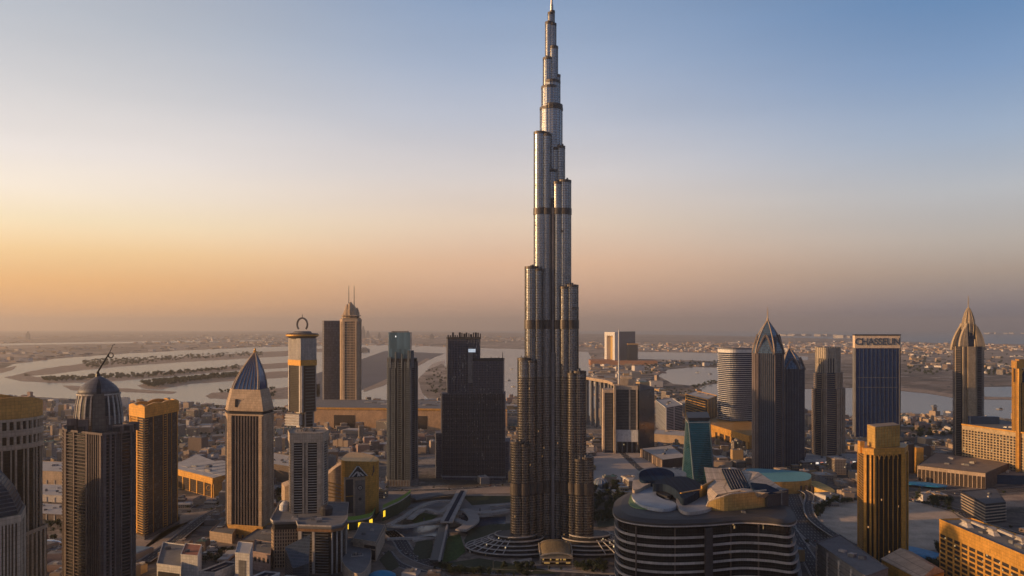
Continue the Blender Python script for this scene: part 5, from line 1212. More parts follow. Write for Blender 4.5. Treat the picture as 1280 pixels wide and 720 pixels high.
for pp in ([(588, 662), (612, 656), (640, 655), (640, 662), (606, 670), (586, 690), (580, 676)], [(474, 700), (486, 688), (500, 708), (486, 716)], [(742, 640), (772, 636), (775, 656), (748, 660)], [(516, 690), (522, 674), (541, 676), (540, 698), (524, 700)], [(455, 640), (475, 640), (470, 648), (456, 650)], [(578, 620), (640, 620), (640, 628), (590, 632)]):
    sheet('planting', pp, .55, PLNT, 0)
for pp in ([(515, 676), (540, 672), (542, 674), (517, 678)], [(586, 690), (600, 676), (602, 677), (588, 692)], [(640, 704), (664, 700), (665, 702), (640, 706)], [(612, 633), (640, 631), (640, 632.5), (612, 634.5)], [(484, 674.5), (560, 672), (560, 673.2), (484, 676)]):
    m = MB(); m.prism([gp(*q) for q in pp][::-1], 0, 3.2); o = m.build('plaza_wall', PALE); tag(o, 'low pale garden wall ' + {515: 'in front of the curved road trees', 586: 'curving beside the left terraces of the tallest tower', 640: 'left of the bronze entrance pavilion', 612: 'along the walkway left of the tallest tower', 484: 'edging the dark plaza pool under the raised deck'}[pp[0][0]], 'wall')
sheet('paving', [(455, 618), (640, 618), (640, 634), (585, 640), (560, 640), (515, 634), (470, 640)], .25, PLAZA, 0)
sheet('paving', [(742, 566), (795, 562), (830, 592), (800, 600), (742, 600)], .25, solid('pale_paving', (.40, .33, .28), streak=False, sc=.02, var=.2), 0)
sheet('paving', [(490, 612), (640, 608), (640, 617), (480, 618)], .25, solid('tan_paving', (.30, .235, .19), streak=False, sc=.02, var=.3), 0)
sheet('sand_lot', [(1022, 660), (1020, 642), (1032, 632), (1070, 626), (1140, 626), (1190, 640), (1218, 662), (1200, 684), (1140, 690), (1090, 690), (1050, 678)], .25, solid('pale_lot_sand', (.46, .36, .27), streak=False, sc=.03, var=.4, spec=.1), .3)
sheet('sand_lot', [(1215, 622), (1300, 617), (1300, 632), (1240, 636)], .25, SAND, .2)
sheet('sand_lot', [(168, 672), (200, 664), (235, 652), (262, 640), (240, 636), (225, 645), (222, 680), (170, 706)], .25, SAND, .2)
sheet('sand_lot', [(222, 622), (284, 616), (284, 628), (222, 634)], .25, SAND, .2)
# plaza side buildings
b = small('boxy_white_roofed_block', 'pale boxy block with wide flat roof below the glowing arcade', 'building', pxpoly((441, 697), (470, 702), (481, 678), (452, 675)), 26, CREAM, ROOFG, 2, 1.6,
      lambda b, pl: [b.one('dark_opening', DARK).ebox(pl[0], pl[1], .52, .97, 2, 15, .4), b.one('dark_window', DARK).ebox(pl[0], pl[1], .5, .98, 17, 21, .4), b.one('eaves', CREAM).prism(off(pl, 2), 22.5, 25)])
b = small('curved_white_annex', 'pale annex with grey curved roof beside the boxy block', 'building', smooth_closed(pxpoly((428, 718), (448, 735), (462, 720), (463, 700), (452, 688), (432, 690)), 4), 16, CREAM, ROOFG, 2, 1.5,
      lambda b, pl: [b.one('skylight', DARK).box(0, -6, 16.3, 17.6, 14, 8, .2), b.one('skylight_frame', PALE).box(0, -6, 16.3, 17.2, 16, 10, .2)])
m = MB(); c = gp(478, 722); m.rev([(17, 0), (16, 4), (11, 7), (4, 9), (.5, 9.5)], c[0], c[1], 18, 1.1, .8); tag(m.build('blue_tent', solid('blue_fabric', (.02, .24, .42), rough=.5, streak=False), None, True), 'bright blue domed tent at the bottom beside the curved road', 'tent')
# middle: warehouse, halls
def ware(b, pl):
    p0, p1, p2 = pl[0], pl[1], pl[2]; 
    b.one('fascia', OCHRE).ebox(p0, p1, 0, 1, 26, 38.2, 2.2); b.one('fascia', GOLD).ebox(p1, p2, 0, 1, 30, 38.2, 2.2)
    for i in range(7): b.one('pier', OCHRE).ebox(p0, p1, i*.16, i*.16+.02, 0, 26, 1.6)
    b.one('glass_front', G_BROWN).ebox(p0, p1, .02, .98, 1, 26, .5)
    for i in range(5): b.one('roof_panel', ROOFP).ebox(p0, p1, .05+i*.19, .2+i*.19, 38.4, 39, 90, -110)
    c = Vector((*p0, 0)).lerp(Vector((*p1, 0)), .93); b.one('round_emblem', OCHRE).tube([(c.x+4*cos(t)-2, c.y-3, 18+5*sin(t)) for t in [i*.45 for i in range(15)]], .7, 5)
small('gold_fascia_hall', 'flat hall with gold fascia and dark glazing between the gold-topped slab and the sail-roofed tower', 'hall', [P(212, 1640), P(267, 1520), P(300, 1600), P(246, 1800)], 38, GOLD, ROOFP, 6, 0, ware, 'the gold-fascia hall', 14)
small('flat_hall', 'pale flat-roofed hall right behind the sail-roofed tower', 'hall', [P(325, 1720), P(362, 1660), P(376, 1780), P(340, 1850)], 34, BROWN, ROOFP, 4, 1.5)
def longh(b, pl):
    for i in (1, 3, 4): b.one('dark_opening', G_BROWN).ebox(pl[0], pl[1], .02+i*.17, .12+i*.17, 3, 44, .8)
    b.one('pier', TAN).ebox(pl[0], pl[1], .50, .54, 0, 70, 8); b.one('ledge', OCHRE).ebox(pl[0], pl[1], 0, 1, 62, 68, 2.5); b.one('dark_opening', DARK).ebox(pl[0], pl[1], .88, .94, 4, 26, .8)
small('long_ochre_mall', 'long plain ochre wall of a hall below the twin-antenna tower', 'hall', [P(368, 2560), P(634, 2490), P(632, 2760), P(372, 2830)], 68, solid('ochre_plain', (.46, .29, .17)), ROOFG, 12, 0, longh, 'the long ochre hall', 30)
b = small('teal_roof_hall', 'low hall with turquoise roof and gold wall at the foot of the pointed pair', 'hall', smooth_closed([P(930, 1640), P(942, 1560), P(1000, 1560), P(1014, 1600), P(1004, 1660), P(940, 1700)], 5), 24, GOLD, solid('turquoise_roof', (.13, .33, .36), rough=.5, streak=False, var=.15), 0, 0,
      lambda b, pl: [b.one('colonnade', BROWN).box(-50+i*11, -58, 0, 15, 4, 5) for i in range(10)], 'the turquoise-roofed hall')
m = MB(); q = smooth_closed(b.loc([P(1012, 1625), P(1018, 1560), P(1034, 1530), P(1044, 1540), P(1036, 1590), P(1022, 1640)]), 5); q = [(x+b.cx, y+b.cy) for x, y in q]
m.loft([[(x, y, 0) for x, y in q], [(x, y, 11-(x-q[0][0])*.12) for x, y in q]]); tag(m.build('gold_ramp_wall', solid('sunny_gold', (.62, .40, .13))), 'gold tongue-shaped ramp beside the turquoise-roofed hall', 'ramp')
def shops(b, pl):
    for i in range(12): b.one('shop_light', emit(('shop_white' if i % 3 else 'shop_red'), ((1, .85, .7) if i % 3 else (1, .3, .15)), .9)).ebox(pl[0], pl[1], .03+i*.08, .03+i*.08+.05, 2, 6, .4)
small('lit_shop_row', 'white low shop row with tiny lights at the foot of the pale-crowned tower', 'shops', [P(1006, 1880), P(1078, 1900), P(1078, 1960), P(1008, 1960)], 13, WHITE, ROOFP, 6, 1, shops)
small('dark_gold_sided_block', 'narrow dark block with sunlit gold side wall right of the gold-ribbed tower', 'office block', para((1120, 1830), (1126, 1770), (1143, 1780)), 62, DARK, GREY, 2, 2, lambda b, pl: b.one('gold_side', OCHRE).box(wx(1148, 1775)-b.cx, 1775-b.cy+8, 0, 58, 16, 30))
def bh(b, pl):
    for i in range(16): b.one('pier', TAN).ebox(pl[0], pl[1], i/16, i/16+.012, 0, 30, 1.5)
    b.one('glass_front', G_BROWN).ebox(pl[0], pl[1], .01, .99, 1, 25, .5); b.one('fascia', TAN).ebox(pl[0], pl[1], 0, 1, 25, 32, 2)
small('bronze_glass_hall', 'long tan-roofed hall with bronze glass front below the long gridded hotel', 'hall', [P(1147, 1690), P(1232, 1600), P(1262, 1720), P(1170, 1860)], 32, BROWN, TAN, 6, 1, bh, 'the bronze glass hall', 12)
small('navy_hall', 'low navy hall at the right edge under the long gridded hotel', 'hall', [P(1228, 1660), P(1310, 1640), P(1310, 1720), P(1232, 1740)], 18, solid('navy_wall', (.02, .045, .09), rough=.3), ROOFG, 3, 1)
for x, y, w_, h_, lb in ((1155, 609, 40, 28, 'sunken blue canopy between the bronze glass hall and the gold-ribbed tower'), (1148, 696, 30, 40, 'patchy blue canopy right of the foot of the gold-ribbed tower'), (1084, 722, 22, 26, 'bright blue canopy at the bottom left of the gold-ribbed tower')):
    c = gp(x, y); q = smooth_closed([(c[0]-w_, c[1]+h_*.6), (c[0]-w_*.5, c[1]-h_*.3), (c[0]+w_*.4, c[1]-h_), (c[0]+w_, c[1]-h_*.5), (c[0]+w_*.6, c[1]+h_*.4), (c[0]-w_*.2, c[1]+h_)], 4)
    m = MB(); m.loft([[(*p, 5) for p in q], [(*p, 6.2) for p in q], [(*p, 7.5) for p in scl(q, .7)]])
    for p in q[::5]: m.box(p[0]*.98+c[0]*.02, p[1]*.98+c[1]*.02, 0, 5.1, .8, .8)
    tag(m.build('blue_canopy', solid('blue_canopy_skin', (.02, .20, .36), rough=.5, streak=False, sc=.15, var=.5)), lb, 'canopy', 'blue canopies')
def ribs(b, pl):
    for i in range(6): b.one('louvre_band', CREAM).prism(off(pl, 1.3), 3+i*5, 4.7+i*5)
small('ribbed_low_block', 'low block striped with pale horizontal ribs beside the road above the near hotel', 'office block', [P(1202, 1420), P(1232, 1320), P(1257, 1335), P(1245, 1450)], 32, DARK, GREY, 2, 1, ribs)
def lou(b, pl):
    for i in range(5): b.one('louvre', GREY).ebox(pl[0], pl[1], 0, 1, 4+i*7, 8.5+i*7, 1)
    for i in range(5): b.one('pier', PALE).ebox(pl[0], pl[1], i*.245, i*.245+.02, 0, 42, 1.5)
small('angled_grey_block', 'angled grey louvred block at the bottom between the swirl-roofed building and gold-ribbed tower', 'building', [P(1021, 1040), P(1082, 900), P(1110, 930), P(1050, 1080)], 44, GREY, ROOFG, 3, 1.4, lou)
def gab(b, pl):
    m = b.one('pitched_roof', TAN); m.loft([[(*p, 35.5) for p in off(pl, 1)], [(pl[0][0]*.4+pl[3][0]*.6, pl[0][1]*.4+pl[3][1]*.6, 44), (pl[1][0]*.4+pl[2][0]*.6, pl[1][1]*.4+pl[2][1]*.6, 44), (pl[1][0]*.38+pl[2][0]*.62, pl[1][1]*.38+pl[2][1]*.62, 44), (pl[0][0]*.38+pl[3][0]*.62, pl[0][1]*.38+pl[3][1]*.62, 44)]])
small('tan_pitched_block', 'tan block with a pitched roof at the very bottom under the gold-ribbed tower', 'building', [P(1102, 1000), P(1150, 920), P(1180, 950), P(1140, 1030)], 34, OCHRE, TAN, 0, 0, gab)
def hb2(b, pl):
    for i in range(6): b.one('pier', TAN).ebox(pl[0], pl[1], i*.19, i*.19+.03, 0, 19, 1)
small('brown_flat_hall', 'brown low hall with pale flat roof left of the teal wedge tower', 'hall', [P(801, 2000), P(828, 1830), P(858, 1870), P(838, 2060)], 20, BROWN, ROOFP, 3, 1, hb2, 'the brown flat hall')
small('brown_rear_hall', 'long tan low wall behind the brown hall near the white louvred block', 'hall', [P(815, 2260), P(868, 2200), P(872, 2300), P(820, 2360)], 22, TAN, ROOFP, 3, 1)
b = B('glass_dome_pavilion', 'pale blue glass dome on the plaza right of the tallest tower', 'pavilion', [P(751, 1610)]); b.one('dome', glass('pale_dome_glass', (.22, .27, .32), pw=3, ph=3, metal=.5), True).rev([(16, 0), (16, 6)]+[(16*cos(t), 6+15*sin(t)) for t in (.3, .6, .9, 1.2, 1.45)], 0, 0, 24)
b.one('ring_base', PALE).rev([(19, 0), (19, 2), (16, 2.2)], 0, 0, 24)
for i in range(12): a_ = 2*pi*i/12; b.one('dome_rib', PALE).tube([(16.2*cos(t)*cos(a_), 16.2*cos(t)*sin(a_), 6+15.2*sin(t)) for t in (0, .3, .6, .9, 1.2, 1.5)], .35, 4)
b.done()
# bottom left cluster
def wband(b, pl):
    b.one('dark_band', DARK).ebox(pl[0], pl[1], .06, .94, 6, 13, .4); b.one('dark_band', DARK).ebox(pl[0], pl[1], .06, .94, 18, 24, .4)
small('white_banded_block', 'white low block with two dark window bands at the bottom, right of the domed tower', 'building', pxpoly((196, 738), (226, 742), (232, 712), (204, 708)), 32, WHITE, ROOFG, 1, 1.6, wband)
def stair(b, pl):
    b.one('tall_slot', GREY).ebox(pl[0], pl[1], .25, .75, 4, b.h-8, .4) 
B.h = 46
small('white_stair_tower', 'white square stair tower with red-trimmed roof near the bottom left', 'building', pxpoly((226, 736), (247, 738), (252, 722), (232, 720)), 42, WHITE, solid('salmon_roof', (.5, .2, .12)), 1, 1.2)
small('slotted_white_tower', 'white square tower with one tall grey slot at the bottom, left of the sail-roofed tower', 'building', pxpoly((294, 738), (312, 740), (316, 724), (298, 722)), 46, WHITE, WHITE, 0, 1.2, stair)
for k, (x, y, lb) in enumerate(((272, 728, 'skylit low box between the two white towers'), (252, 752, 'skylit low box below the red-trimmed stair tower'), (322, 742, 'skylit low box right of the slotted white tower'), (350, 748, 'skylit low box in front of the sloping glass hall'))):
    c = gp(x, y); q = [(c[0]-16, c[1]-22), (c[0]+6, c[1]-26), (c[0]+22, c[1]+16), (c[0]+2, c[1]+22)]
    small('skylit_box', lb, 'building', q, 19, WHITE, MC['roof_ink_glass'], 0, 2.2, lambda b, pl: [b.one('skylight_bar', PALE).box(0, 0, 19.2, 20, 26, 1.2, 1.1), b.one('dark_opening', DARK).ebox(pl[0], pl[1], .2, .8, 2, 12, .3)])
small('pink_arcaded_block', 'pinkish low block with dark square openings left of the round-cornered block', 'building', pxpoly((316, 712), (338, 716), (340, 700), (318, 696)), 24, solid('pink_plaster', (.36, .26, .23)), ROOFG, 2, 1, lambda b, pl: [b.one('opening', DARK).ebox(pl[0], pl[1], .08+i*.24, .2+i*.24, 12, 18, .3) for i in range(4)])
small('sail_tower_podium', 'low tan podium with roof clutter left of the sail-roofed tower base', 'podium', pxpoly((262, 676), (290, 680), (300, 664), (282, 656)), 14, TAN, ROOFG, 5, 1)
small('grey_deck_block', 'grey roofed terrace block right of the sail-roofed tower base', 'building', pxpoly((300, 690), (342, 692), (360, 668), (338, 664)), 16, BROWN, ROOFG, 8, 1.2, None, None, 10)
m = MB(); c = gp(60, 686); m.rev([(15, 0), (17, 5), (14, 10), (7, 12.5), (1, 13)], c[0], c[1], 20, 1.25, .8); o = tag(m.build('silver_lozenge_hall', solid('silver_skin', (.5, .52, .56), rough=.25, metal=.7), None, True), 'silver lozenge-shaped roof between the beige tower and the domed tower', 'hall')
for k, (y, h, mt, lb) in enumerate(((604, 26, TAN, 'tan flat-roofed hall seen between the two leftmost towers, uppermost of three'), (626, 12, PALE, 'pale flat-roofed hall in the gap left of the domed tower, middle of three'), (648, 9, BROWN, 'brown flat-roofed hall in the gap left of the domed tower, lowest of three'))):
    Y = YD(y); small('gap_hall', lb, 'hall', [P(38, Y), P(88, Y-20), P(92, Y+100-k*20), P(40, Y+120-k*20)], h, mt, ROOFP, 4, 1, lambda b, pl: [b.one('pier', PALE).ebox(pl[0], pl[1], i*.2, i*.2+.02, 0, 9, 1) for i in range(5)])
# ------------------------------------------------------------------ roads
ROADS = []
def ribbon(name, cs, w_, z=.35, mat=ASPH, lanes=3, elev=0, jit=6):
    q = smooth_open([gp(*c) for c in cs], jit); ROADS.append((q, w_))
    def strip(off_, ww, zz, mb, th=0, dash=False):
        for i in range(len(q)-1):
            a, c = Vector(q[i]), Vector(q[i+1]); t0 = (Vector(q[min(i+1, len(q)-1)])-Vector(q[max(i-1, 0)])).normalized(); t1 = (Vector(q[min(i+2, len(q)-1)])-Vector(q[i])).normalized()
            n0, n1 = Vector((-t0.y, t0.x)), Vector((-t1.y, t1.x))
            A, B_, C_, D = a+n0*(off_+ww/2), a+n0*(off_-ww/2), c+n1*(off_-ww/2), c+n1*(off_+ww/2)
            if dash:
                L = (c-a).length; k = max(1, int(L/16))
                for j in range(k):
                    f0, f1 = j/k, j/k+.4/k
                    mb.add([(*A.lerp(D, f0), zz), (*B_.lerp(C_, f0), zz), (*B_.lerp(C_, f1), zz), (*A.lerp(D, f1), zz)], [(0, 1, 2, 3)])
            elif th: mb.add([(*A, zz-th), (*B_, zz-th), (*C_, zz-th), (*D, zz-th), (*A, zz), (*B_, zz), (*C_, zz), (*D, zz)], [(0, 3, 2, 1), (4, 5, 6, 7), (0, 1, 5, 4), (3, 7, 6, 2), (0, 4, 7, 3), (1, 2, 6, 5)])
            else: mb.add([(*A, zz), (*B_, zz), (*C_, zz), (*D, zz)], [(0, 1, 2, 3)])
    zz = z+elev; m = MB(); strip(0, w_, zz, m, 1.6 if elev else 0); o = structure(name, m, mat)
    m = MB()
    for k in range(lanes+1):
        of = -w_/2+1+(w_-2)*k/lanes; strip(of, .45 if k in (0, lanes) else .35, zz+.05, m, 0, k not in (0, lanes))
    structure('road_marking', m, LINE, False)
    m = MB(); 
    for sg in (-1, 1): strip(sg*(w_/2+.5), .8, zz+(1.0 if elev else .15), m, .9 if elev else .3)
    structure('kerb', m, PALE, False)
    if elev:
        m = MB()
        for i in range(0, len(q), 3): m.box(q[i][0], q[i][1], 0, zz-1.5, 3, 3)
        structure('road_pillar', m, GREY)
    return q
ribbon('road', [(930, 606), (985, 614), (1040, 619), (1135, 619), (1300, 611)], 46, lanes=8)
ribbon('road', [(985, 618), (990, 632), (1000, 650), (1022, 672), (1050, 695), (1075, 720)], 42, lanes=8)
ribbon('ramp', [(1003, 618), (1012, 624), (1010, 640), (1018, 656), (1045, 676), (1072, 690)], 15, .5, lanes=2, elev=7)
ribbon('road', [(978, 640), (992, 668), (1012, 700), (1024, 722)], 20, lanes=4)
ribbon('road', [(1135, 625), (1190, 636), (1230, 655), (1300, 676)], 22, lanes=4)
ribbon('road', [(40, 634), (140, 642), (222, 640), (300, 632), (370, 624), (455, 616)], 30, lanes=6)
ribbon('ramp', [(284, 636), (262, 646), (242, 660), (215, 682), (180, 706)], 18, .5, lanes=3, elev=4)
ribbon('road', [(486, 664), (500, 676), (512, 692), (545, 706), (600, 714), (700, 718), (770, 722)], 22, lanes=4)
ribbon('road', [(484, 690), (498, 705), (530, 716), (560, 722)], 14, lanes=2)
ribbon('road', [(455, 614), (560, 612), (640, 606), (745, 602)], 16, .45, lanes=4)
ribbon('road', [(765, 552), (782, 570), (805, 590), (830, 600), (850, 606)], 18, lanes=4)
ribbon('road', [(40, 590), (120, 584), (222, 574), (360, 556), (480, 547), (620, 543), (760, 548), (900, 560), (1060, 566), (1290, 578)], 34, .4, lanes=6)
ribbon('road', [(-20, 528), (150, 528), (360, 524), (620, 522), (760, 524), (950, 520)], 34, .4, lanes=6)
ribbon('road', [(1140, 556), (1200, 566), (1290, 596)], 20, .5, lanes=4)
ribbon('ramp', [(800, 512), (850, 524), (905, 530), (960, 552), (1010, 566)], 18, .5, lanes=3, elev=8)
ribbon('road', [(430, 500), (500, 512), (560, 540), (640, 575), (655, 600)], 16, .45, lanes=3)
ribbon('road', [(590, 440), (600, 470), (596, 500), (575, 530)], 22, 1.4, lanes=3)
ribbon('road', [(745, 478), (800, 482), (840, 492), (890, 505), (985, 530)], 18, 1.4, lanes=3)

# ------------------------------------------------------------------ occupancy so that nothing small lands in something big
WPOLY = [[(a, c) for a, c in poly] for poly in (
    [(-60, 462), (75, 448), (225, 438), (410, 431), (560, 434), (735, 440), (742, 452), (735, 470), (745, 482), (720, 498), (600, 498), (500, 503), (340, 511), (110, 502), (-60, 494)],
    [(795, 438), (1012, 444), (1012, 452), (795, 451)], [(820, 470), (838, 460), (937, 461), (930, 472), (862, 484), (840, 482)], [(866, 490), (880, 480), (947, 476), (947, 502), (880, 500)], [(698, 522), (715, 496), (750, 484), (750, 522)],
    [(983, 485), (1125, 483), (1400, 480), (1400, 530), (1160, 520), (1050, 524), (983, 514)],
    [(742, 562), (800, 560), (835, 592), (800, 604), (742, 604)], [(480, 604), (642, 604), (642, 680), (480, 680)], [(1018, 662), (1018, 638), (1070, 622), (1140, 622), (1200, 640), (1225, 662), (1200, 690), (1140, 694), (1090, 694), (1050, 682)],
    [(560, 640), (780, 640), (780, 740), (540, 740)], [(560, 452), (430, 500), (360, 500), (410, 458), (480, 436)], [(165, 640), (262, 636), (240, 668), (170, 712)], [(1215, 614), (1300, 610), (1300, 640), (1240, 640)])]
def inpoly(p, poly):
    x, y = p; c = False; n = len(poly)
    for i in range(n):
        x1, y1 = poly[i]; x2, y2 = poly[i-1]
        if (y1 > y) != (y2 > y) and x < (x2-x1)*(y-y1)/(y2-y1)+x1: c = not c
    return c
RSEG = [(Vector(q[i]), Vector(q[i+1]), w_) for q, w_ in ROADS for i in range(len(q)-1)]
def on_road(x, y, r):
    p = Vector((x, y))
    for a, c, w_ in RSEG:
        d = c-a; L = d.length_squared
        if L == 0: continue
        t = max(0, min(1, (p-a).dot(d)/L))
        if (p-a-d*t).length < w_/2+r: return True
    return False
bpy.context.view_layer.update()
FOOT = []
for o in list(COL.objects):
    if o.parent is None and o.get('kind') == 'thing':
        xs = []; ys = []
        for ch in ([o]+list(o.children)):
            if ch.type == 'MESH' and len(ch.data.vertices):
                l = ch.matrix_world
                bb = [l @ Vector(c) for c in ch.bound_box]; xs += [v.x for v in bb]; ys += [v.y for v in bb]
        if xs: FOOT.append((min(xs)-3, max(xs)+3, min(ys)-3, max(ys)+3))
FOOT = [f for f in FOOT if f[1]-f[0] < 700]
def occupied(x, y, r):
    for a, c, d, e in FOOT:
        if a-r < x < c+r and d-r < y < e+r: return True
    return False
def px_of(x, y, z=0): return (640+x*1000/y, HY+(H0-z)*1000/y)
def free(x, y, r):
    p = px_of(x, y)
    if any(inpoly(p, w_) for w_ in WPOLY): return False
    return not occupied(x, y, r) and not on_road(x, y, r*.7)

# ------------------------------------------------------------------ low-rise city
LW = [solid('lowrise_%s' % n_, c_, streak=False, var=.15) for n_, c_ in (('sand', (.36, .27, .20)), ('white', (.55, .50, .46)), ('ochre', (.42, .28, .14)), ('grey', (.20, .19, .19)), ('brown', (.16, .12, .10)), ('pink', (.34, .23, .19)))]
LWN = ('sand-coloured', 'whitish', 'ochre', 'grey', 'brown', 'pinkish')
LG = glass('lowrise_glass', (.05, .048, .05), pw=3.5, ph=3.4, mull=.45, span=.45, spancol=(.26, .22, .19), lit=.02, lits=.7)
LR = [ROOFG, ROOFP, TAN, solid('bluish_roof', (.14, .20, .26), streak=False), CHAR, solid('sea_green_roof', (.06, .14, .12), streak=False)]
LRN = ('grey', 'pale', 'tan', 'bluish', 'black', 'dark green')
ALLM = LW+LR+[LG, STEEL]
rl = random.Random(21); placed = []; cell = {}
def clash(x, y, r):
    k = (int(x//120), int(y//120))
    for i in (-1, 0, 1):
        for j in (-1, 0, 1):
            for a, c, d in cell.get((k[0]+i, k[1]+j), ()):
                if (a-x)**2+(c-y)**2 < (d+r)**2*.8: return True
    cell.setdefault(k, []).append((x, y, r)); return False
def lowrise(mb, x, y, w_, d, h, a, wm, rm, sh, glassy):
    nW = len(LW); W = wm; Rf = nW+rm; Gl = nW+len(LR); St = Gl+1
    def blk(cx, cy, ww, dd, z0, hh):
        c, s_ = cos(a), sin(a); X, Y = x+c*cx-s_*cy, y+s_*cx+c*cy
        if glassy and hh > 5:
            mb.box(X, Y, z0, z0+hh-1.6, ww-.8, dd-.8, a, Gl, Gl); mb.box(X, Y, z0+hh-1.6, z0+hh, ww, dd, a, W, Rf); mb.box(X, Y, z0, z0+1.0, ww, dd, a, W, W)
        else:
            mb.box(X, Y, z0, z0+hh, ww, dd, a, W, Rf)
        mb.box(X, Y, z0+hh+.05, z0+hh+.7, ww*.9, dd*.9, a, W, Rf)
        for q in range(rl.randrange(1, 4)):
            ux, uy = rl.uniform(-.35, .35)*ww, rl.uniform(-.35, .35)*dd; mb.box(X+c*ux-s_*uy, Y+s_*ux+c*uy, z0+hh+.7, z0+hh+rl.uniform(1.5, 3.5), rl.uniform(2, 6), rl.uniform(2, 6), a, rl.choice((W, St, nW+1)))
    if sh == 0: blk(0, 0, w_, d, 0, h)
    elif sh == 1: blk(-w_*.2, 0, w_*.6, d, 0, h); blk(w_*.3, d*.2, w_*.38, d*.6, 0, h*.65)
    elif sh == 2: blk(0, 0, w_, d, 0, h*.6); blk(w_*.1, d*.1, w_*.5, d*.5, h*.6+.8, h*.4)
    else:
        for k in (-1, 0, 1): blk(k*w_*.34, 0, w_*.3, d, 0, h*(1-.12*abs(k)))
cand = []
for t in range(26000):
    px = rl.uniform(-60, 1340); py = 430+rl.random()**1.25*300; Y = YD(py)
    if Y > 13000 or Y < 870: continue
    x = wx(px, Y); far = Y > 3800
    s_ = rl.uniform(14, 42)*(1 if not far else 1.9); 
    if rl.random() < .14 and not far: s_ *= 1.7
    w_, d = s_*rl.uniform(.7, 1.4), s_*rl.uniform(.6, 1.2); r = max(w_, d)*.55
    if far and mnoise(Vector((x*.0006, Y*.0003, 3))) < .0: continue
    if not far and mnoise(Vector((x*.003, Y*.002, 8))) < -.28: continue
    if Y > 6900 and rl.random() < .6: continue
    if far and px > 640 and rl.random() < .4: continue
    if not free(x, Y, r) or clash(x, Y, r): continue
    base_h = rl.uniform(6, 18) if rl.random() < .85 else rl.uniform(18, 38)
    if 1400 < Y < 3600 and px < 360: base_h *= 1.1
    if Y < 1300: base_h = min(base_h, 16)
    a = rl.choice((0, .12, .3, -.25))+ (pi/2 if rl.random() < .3 else 0)
    cand.append((w_*base_h**.5/Y, x, Y, w_, d, base_h, a))
cand.sort(key=lambda c: -c[0])
lab_count = {}
things_lr = cand[:290]; rest = cand[290:]
sizes = lambda s_: 'small' if s_ < 26 else 'mid-sized' if s_ < 44 else 'large'
for n_, (_, x, Y, w_, d, h, a) in enumerate(things_lr):
    wm = rl.choices(range(6), (5, 3, 2, 3, 3, 2))[0]; rm = rl.choices(range(6), (5, 5, 2, 1, 2, 1))[0]; sh = rl.choices(range(4), (5, 3, 3, 1))[0]; gl = rl.random() < .5
    mb = MB(); lowrise(mb, 0, 0, w_, d, h, a, wm, rm, sh, gl)
    o = mb.build('low_rise_building', ALLM, None, norm=False); o.location = (x, Y, 0)
    lm = min(LAND, key=lambda l: (l[0]-x)**2*(1.0)+(l[1]-Y)**2*.6); dx = x-lm[0]; dy = Y-lm[1]
    side = ('left of' if dx < 0 else 'right of') if abs(dx) > abs(dy)*.5 else ('behind' if dy > 0 else 'in front of')
    tag(o, f"{sizes(w_)} {LWN[wm]} {('boxy', 'two-part', 'stepped', 'three-bay')[sh]} building with {LRN[rm]} roof {side} {lm[2]}", 'building', f'low buildings {side} {lm[2]}')
    mb = MB()
m = MB()
for (_, x, Y, w_, d, h, a) in rest:
    wm = rl.choices(range(6), (6, 4, 2, 2, 2, 2))[0]; rm = rl.choices(range(6), (4, 5, 3, .6, 1, .6))[0]
    lowrise(m, x, Y, w_, d, h, a, wm, rm, rl.choice((0, 0, 1, 2)), rl.random() < .3)
print('lowrise', len(things_lr), len(rest), len(m.f))
# the far plain: thousands of villas, each face catching the low sun
for t in range(5200):
    py = 416.5+rl.random()**1.0*26; Y = YD(py); px = rl.uniform(-80, 1360); x = wx(px, Y)
    if Y > 33000: continue
    if px > 560 and py < 418+ (px-560)*.019: continue
    p = (px, py)
    if any(inpoly(p, w2) for w2 in WPOLY): continue
    if mnoise(Vector((x*.0004, Y*.00012, 1))) < (.06 if px > 640 else -.05): continue
    s_ = rl.uniform(14, 50)*(1+Y/14000); m.box(x, Y, 0, rl.uniform(5, 16)*(1+Y/24000), s_, s_*rl.uniform(.5, 1), rl.choice((0, .3, -.2, .7)), rl.choice((0, 0, 1, 1, 2, 5)), 6+rl.choice((0, 1, 1)))
o = m.build('distant_district', ALLM, None, norm=False); tag(o, 'mass of low buildings spreading towards the horizon behind the towers', 'district', None, 'stuff')
# faint far towers in the haze
for px, py, w_, h in ((454, 423, 50, 330), (460, 423, 40, 210), (474, 424, 30, 180), (540, 424, 60, 140), (35, 424, 40, 200), (455.5, 440, 60, 60)):
    Y = YD(py); b_ = wx(px, Y); m = MB(); m.loft([[(b_+i*w_*q, Y+j*w_*q, z) for i, j in ((-1, -1), (1, -1), (1, 1), (-1, 1))] for z, q in ((0, 1), (h*.7, .9), (h*.72, .6), (h, .3))])
    tag(m.build('hazy_tower', GREY), 'faint tower silhouette far off in the haze ' + {454: 'just right of the twin-antenna tower', 460: 'close behind the twin-antenna tower', 474: 'left of the blue-topped tower', 540: 'between the blue-topped and black towers', 35: 'above the beige tower at the left', 455.5: 'on the grey reclaimed land'}[px], 'tower', 'hazy towers')

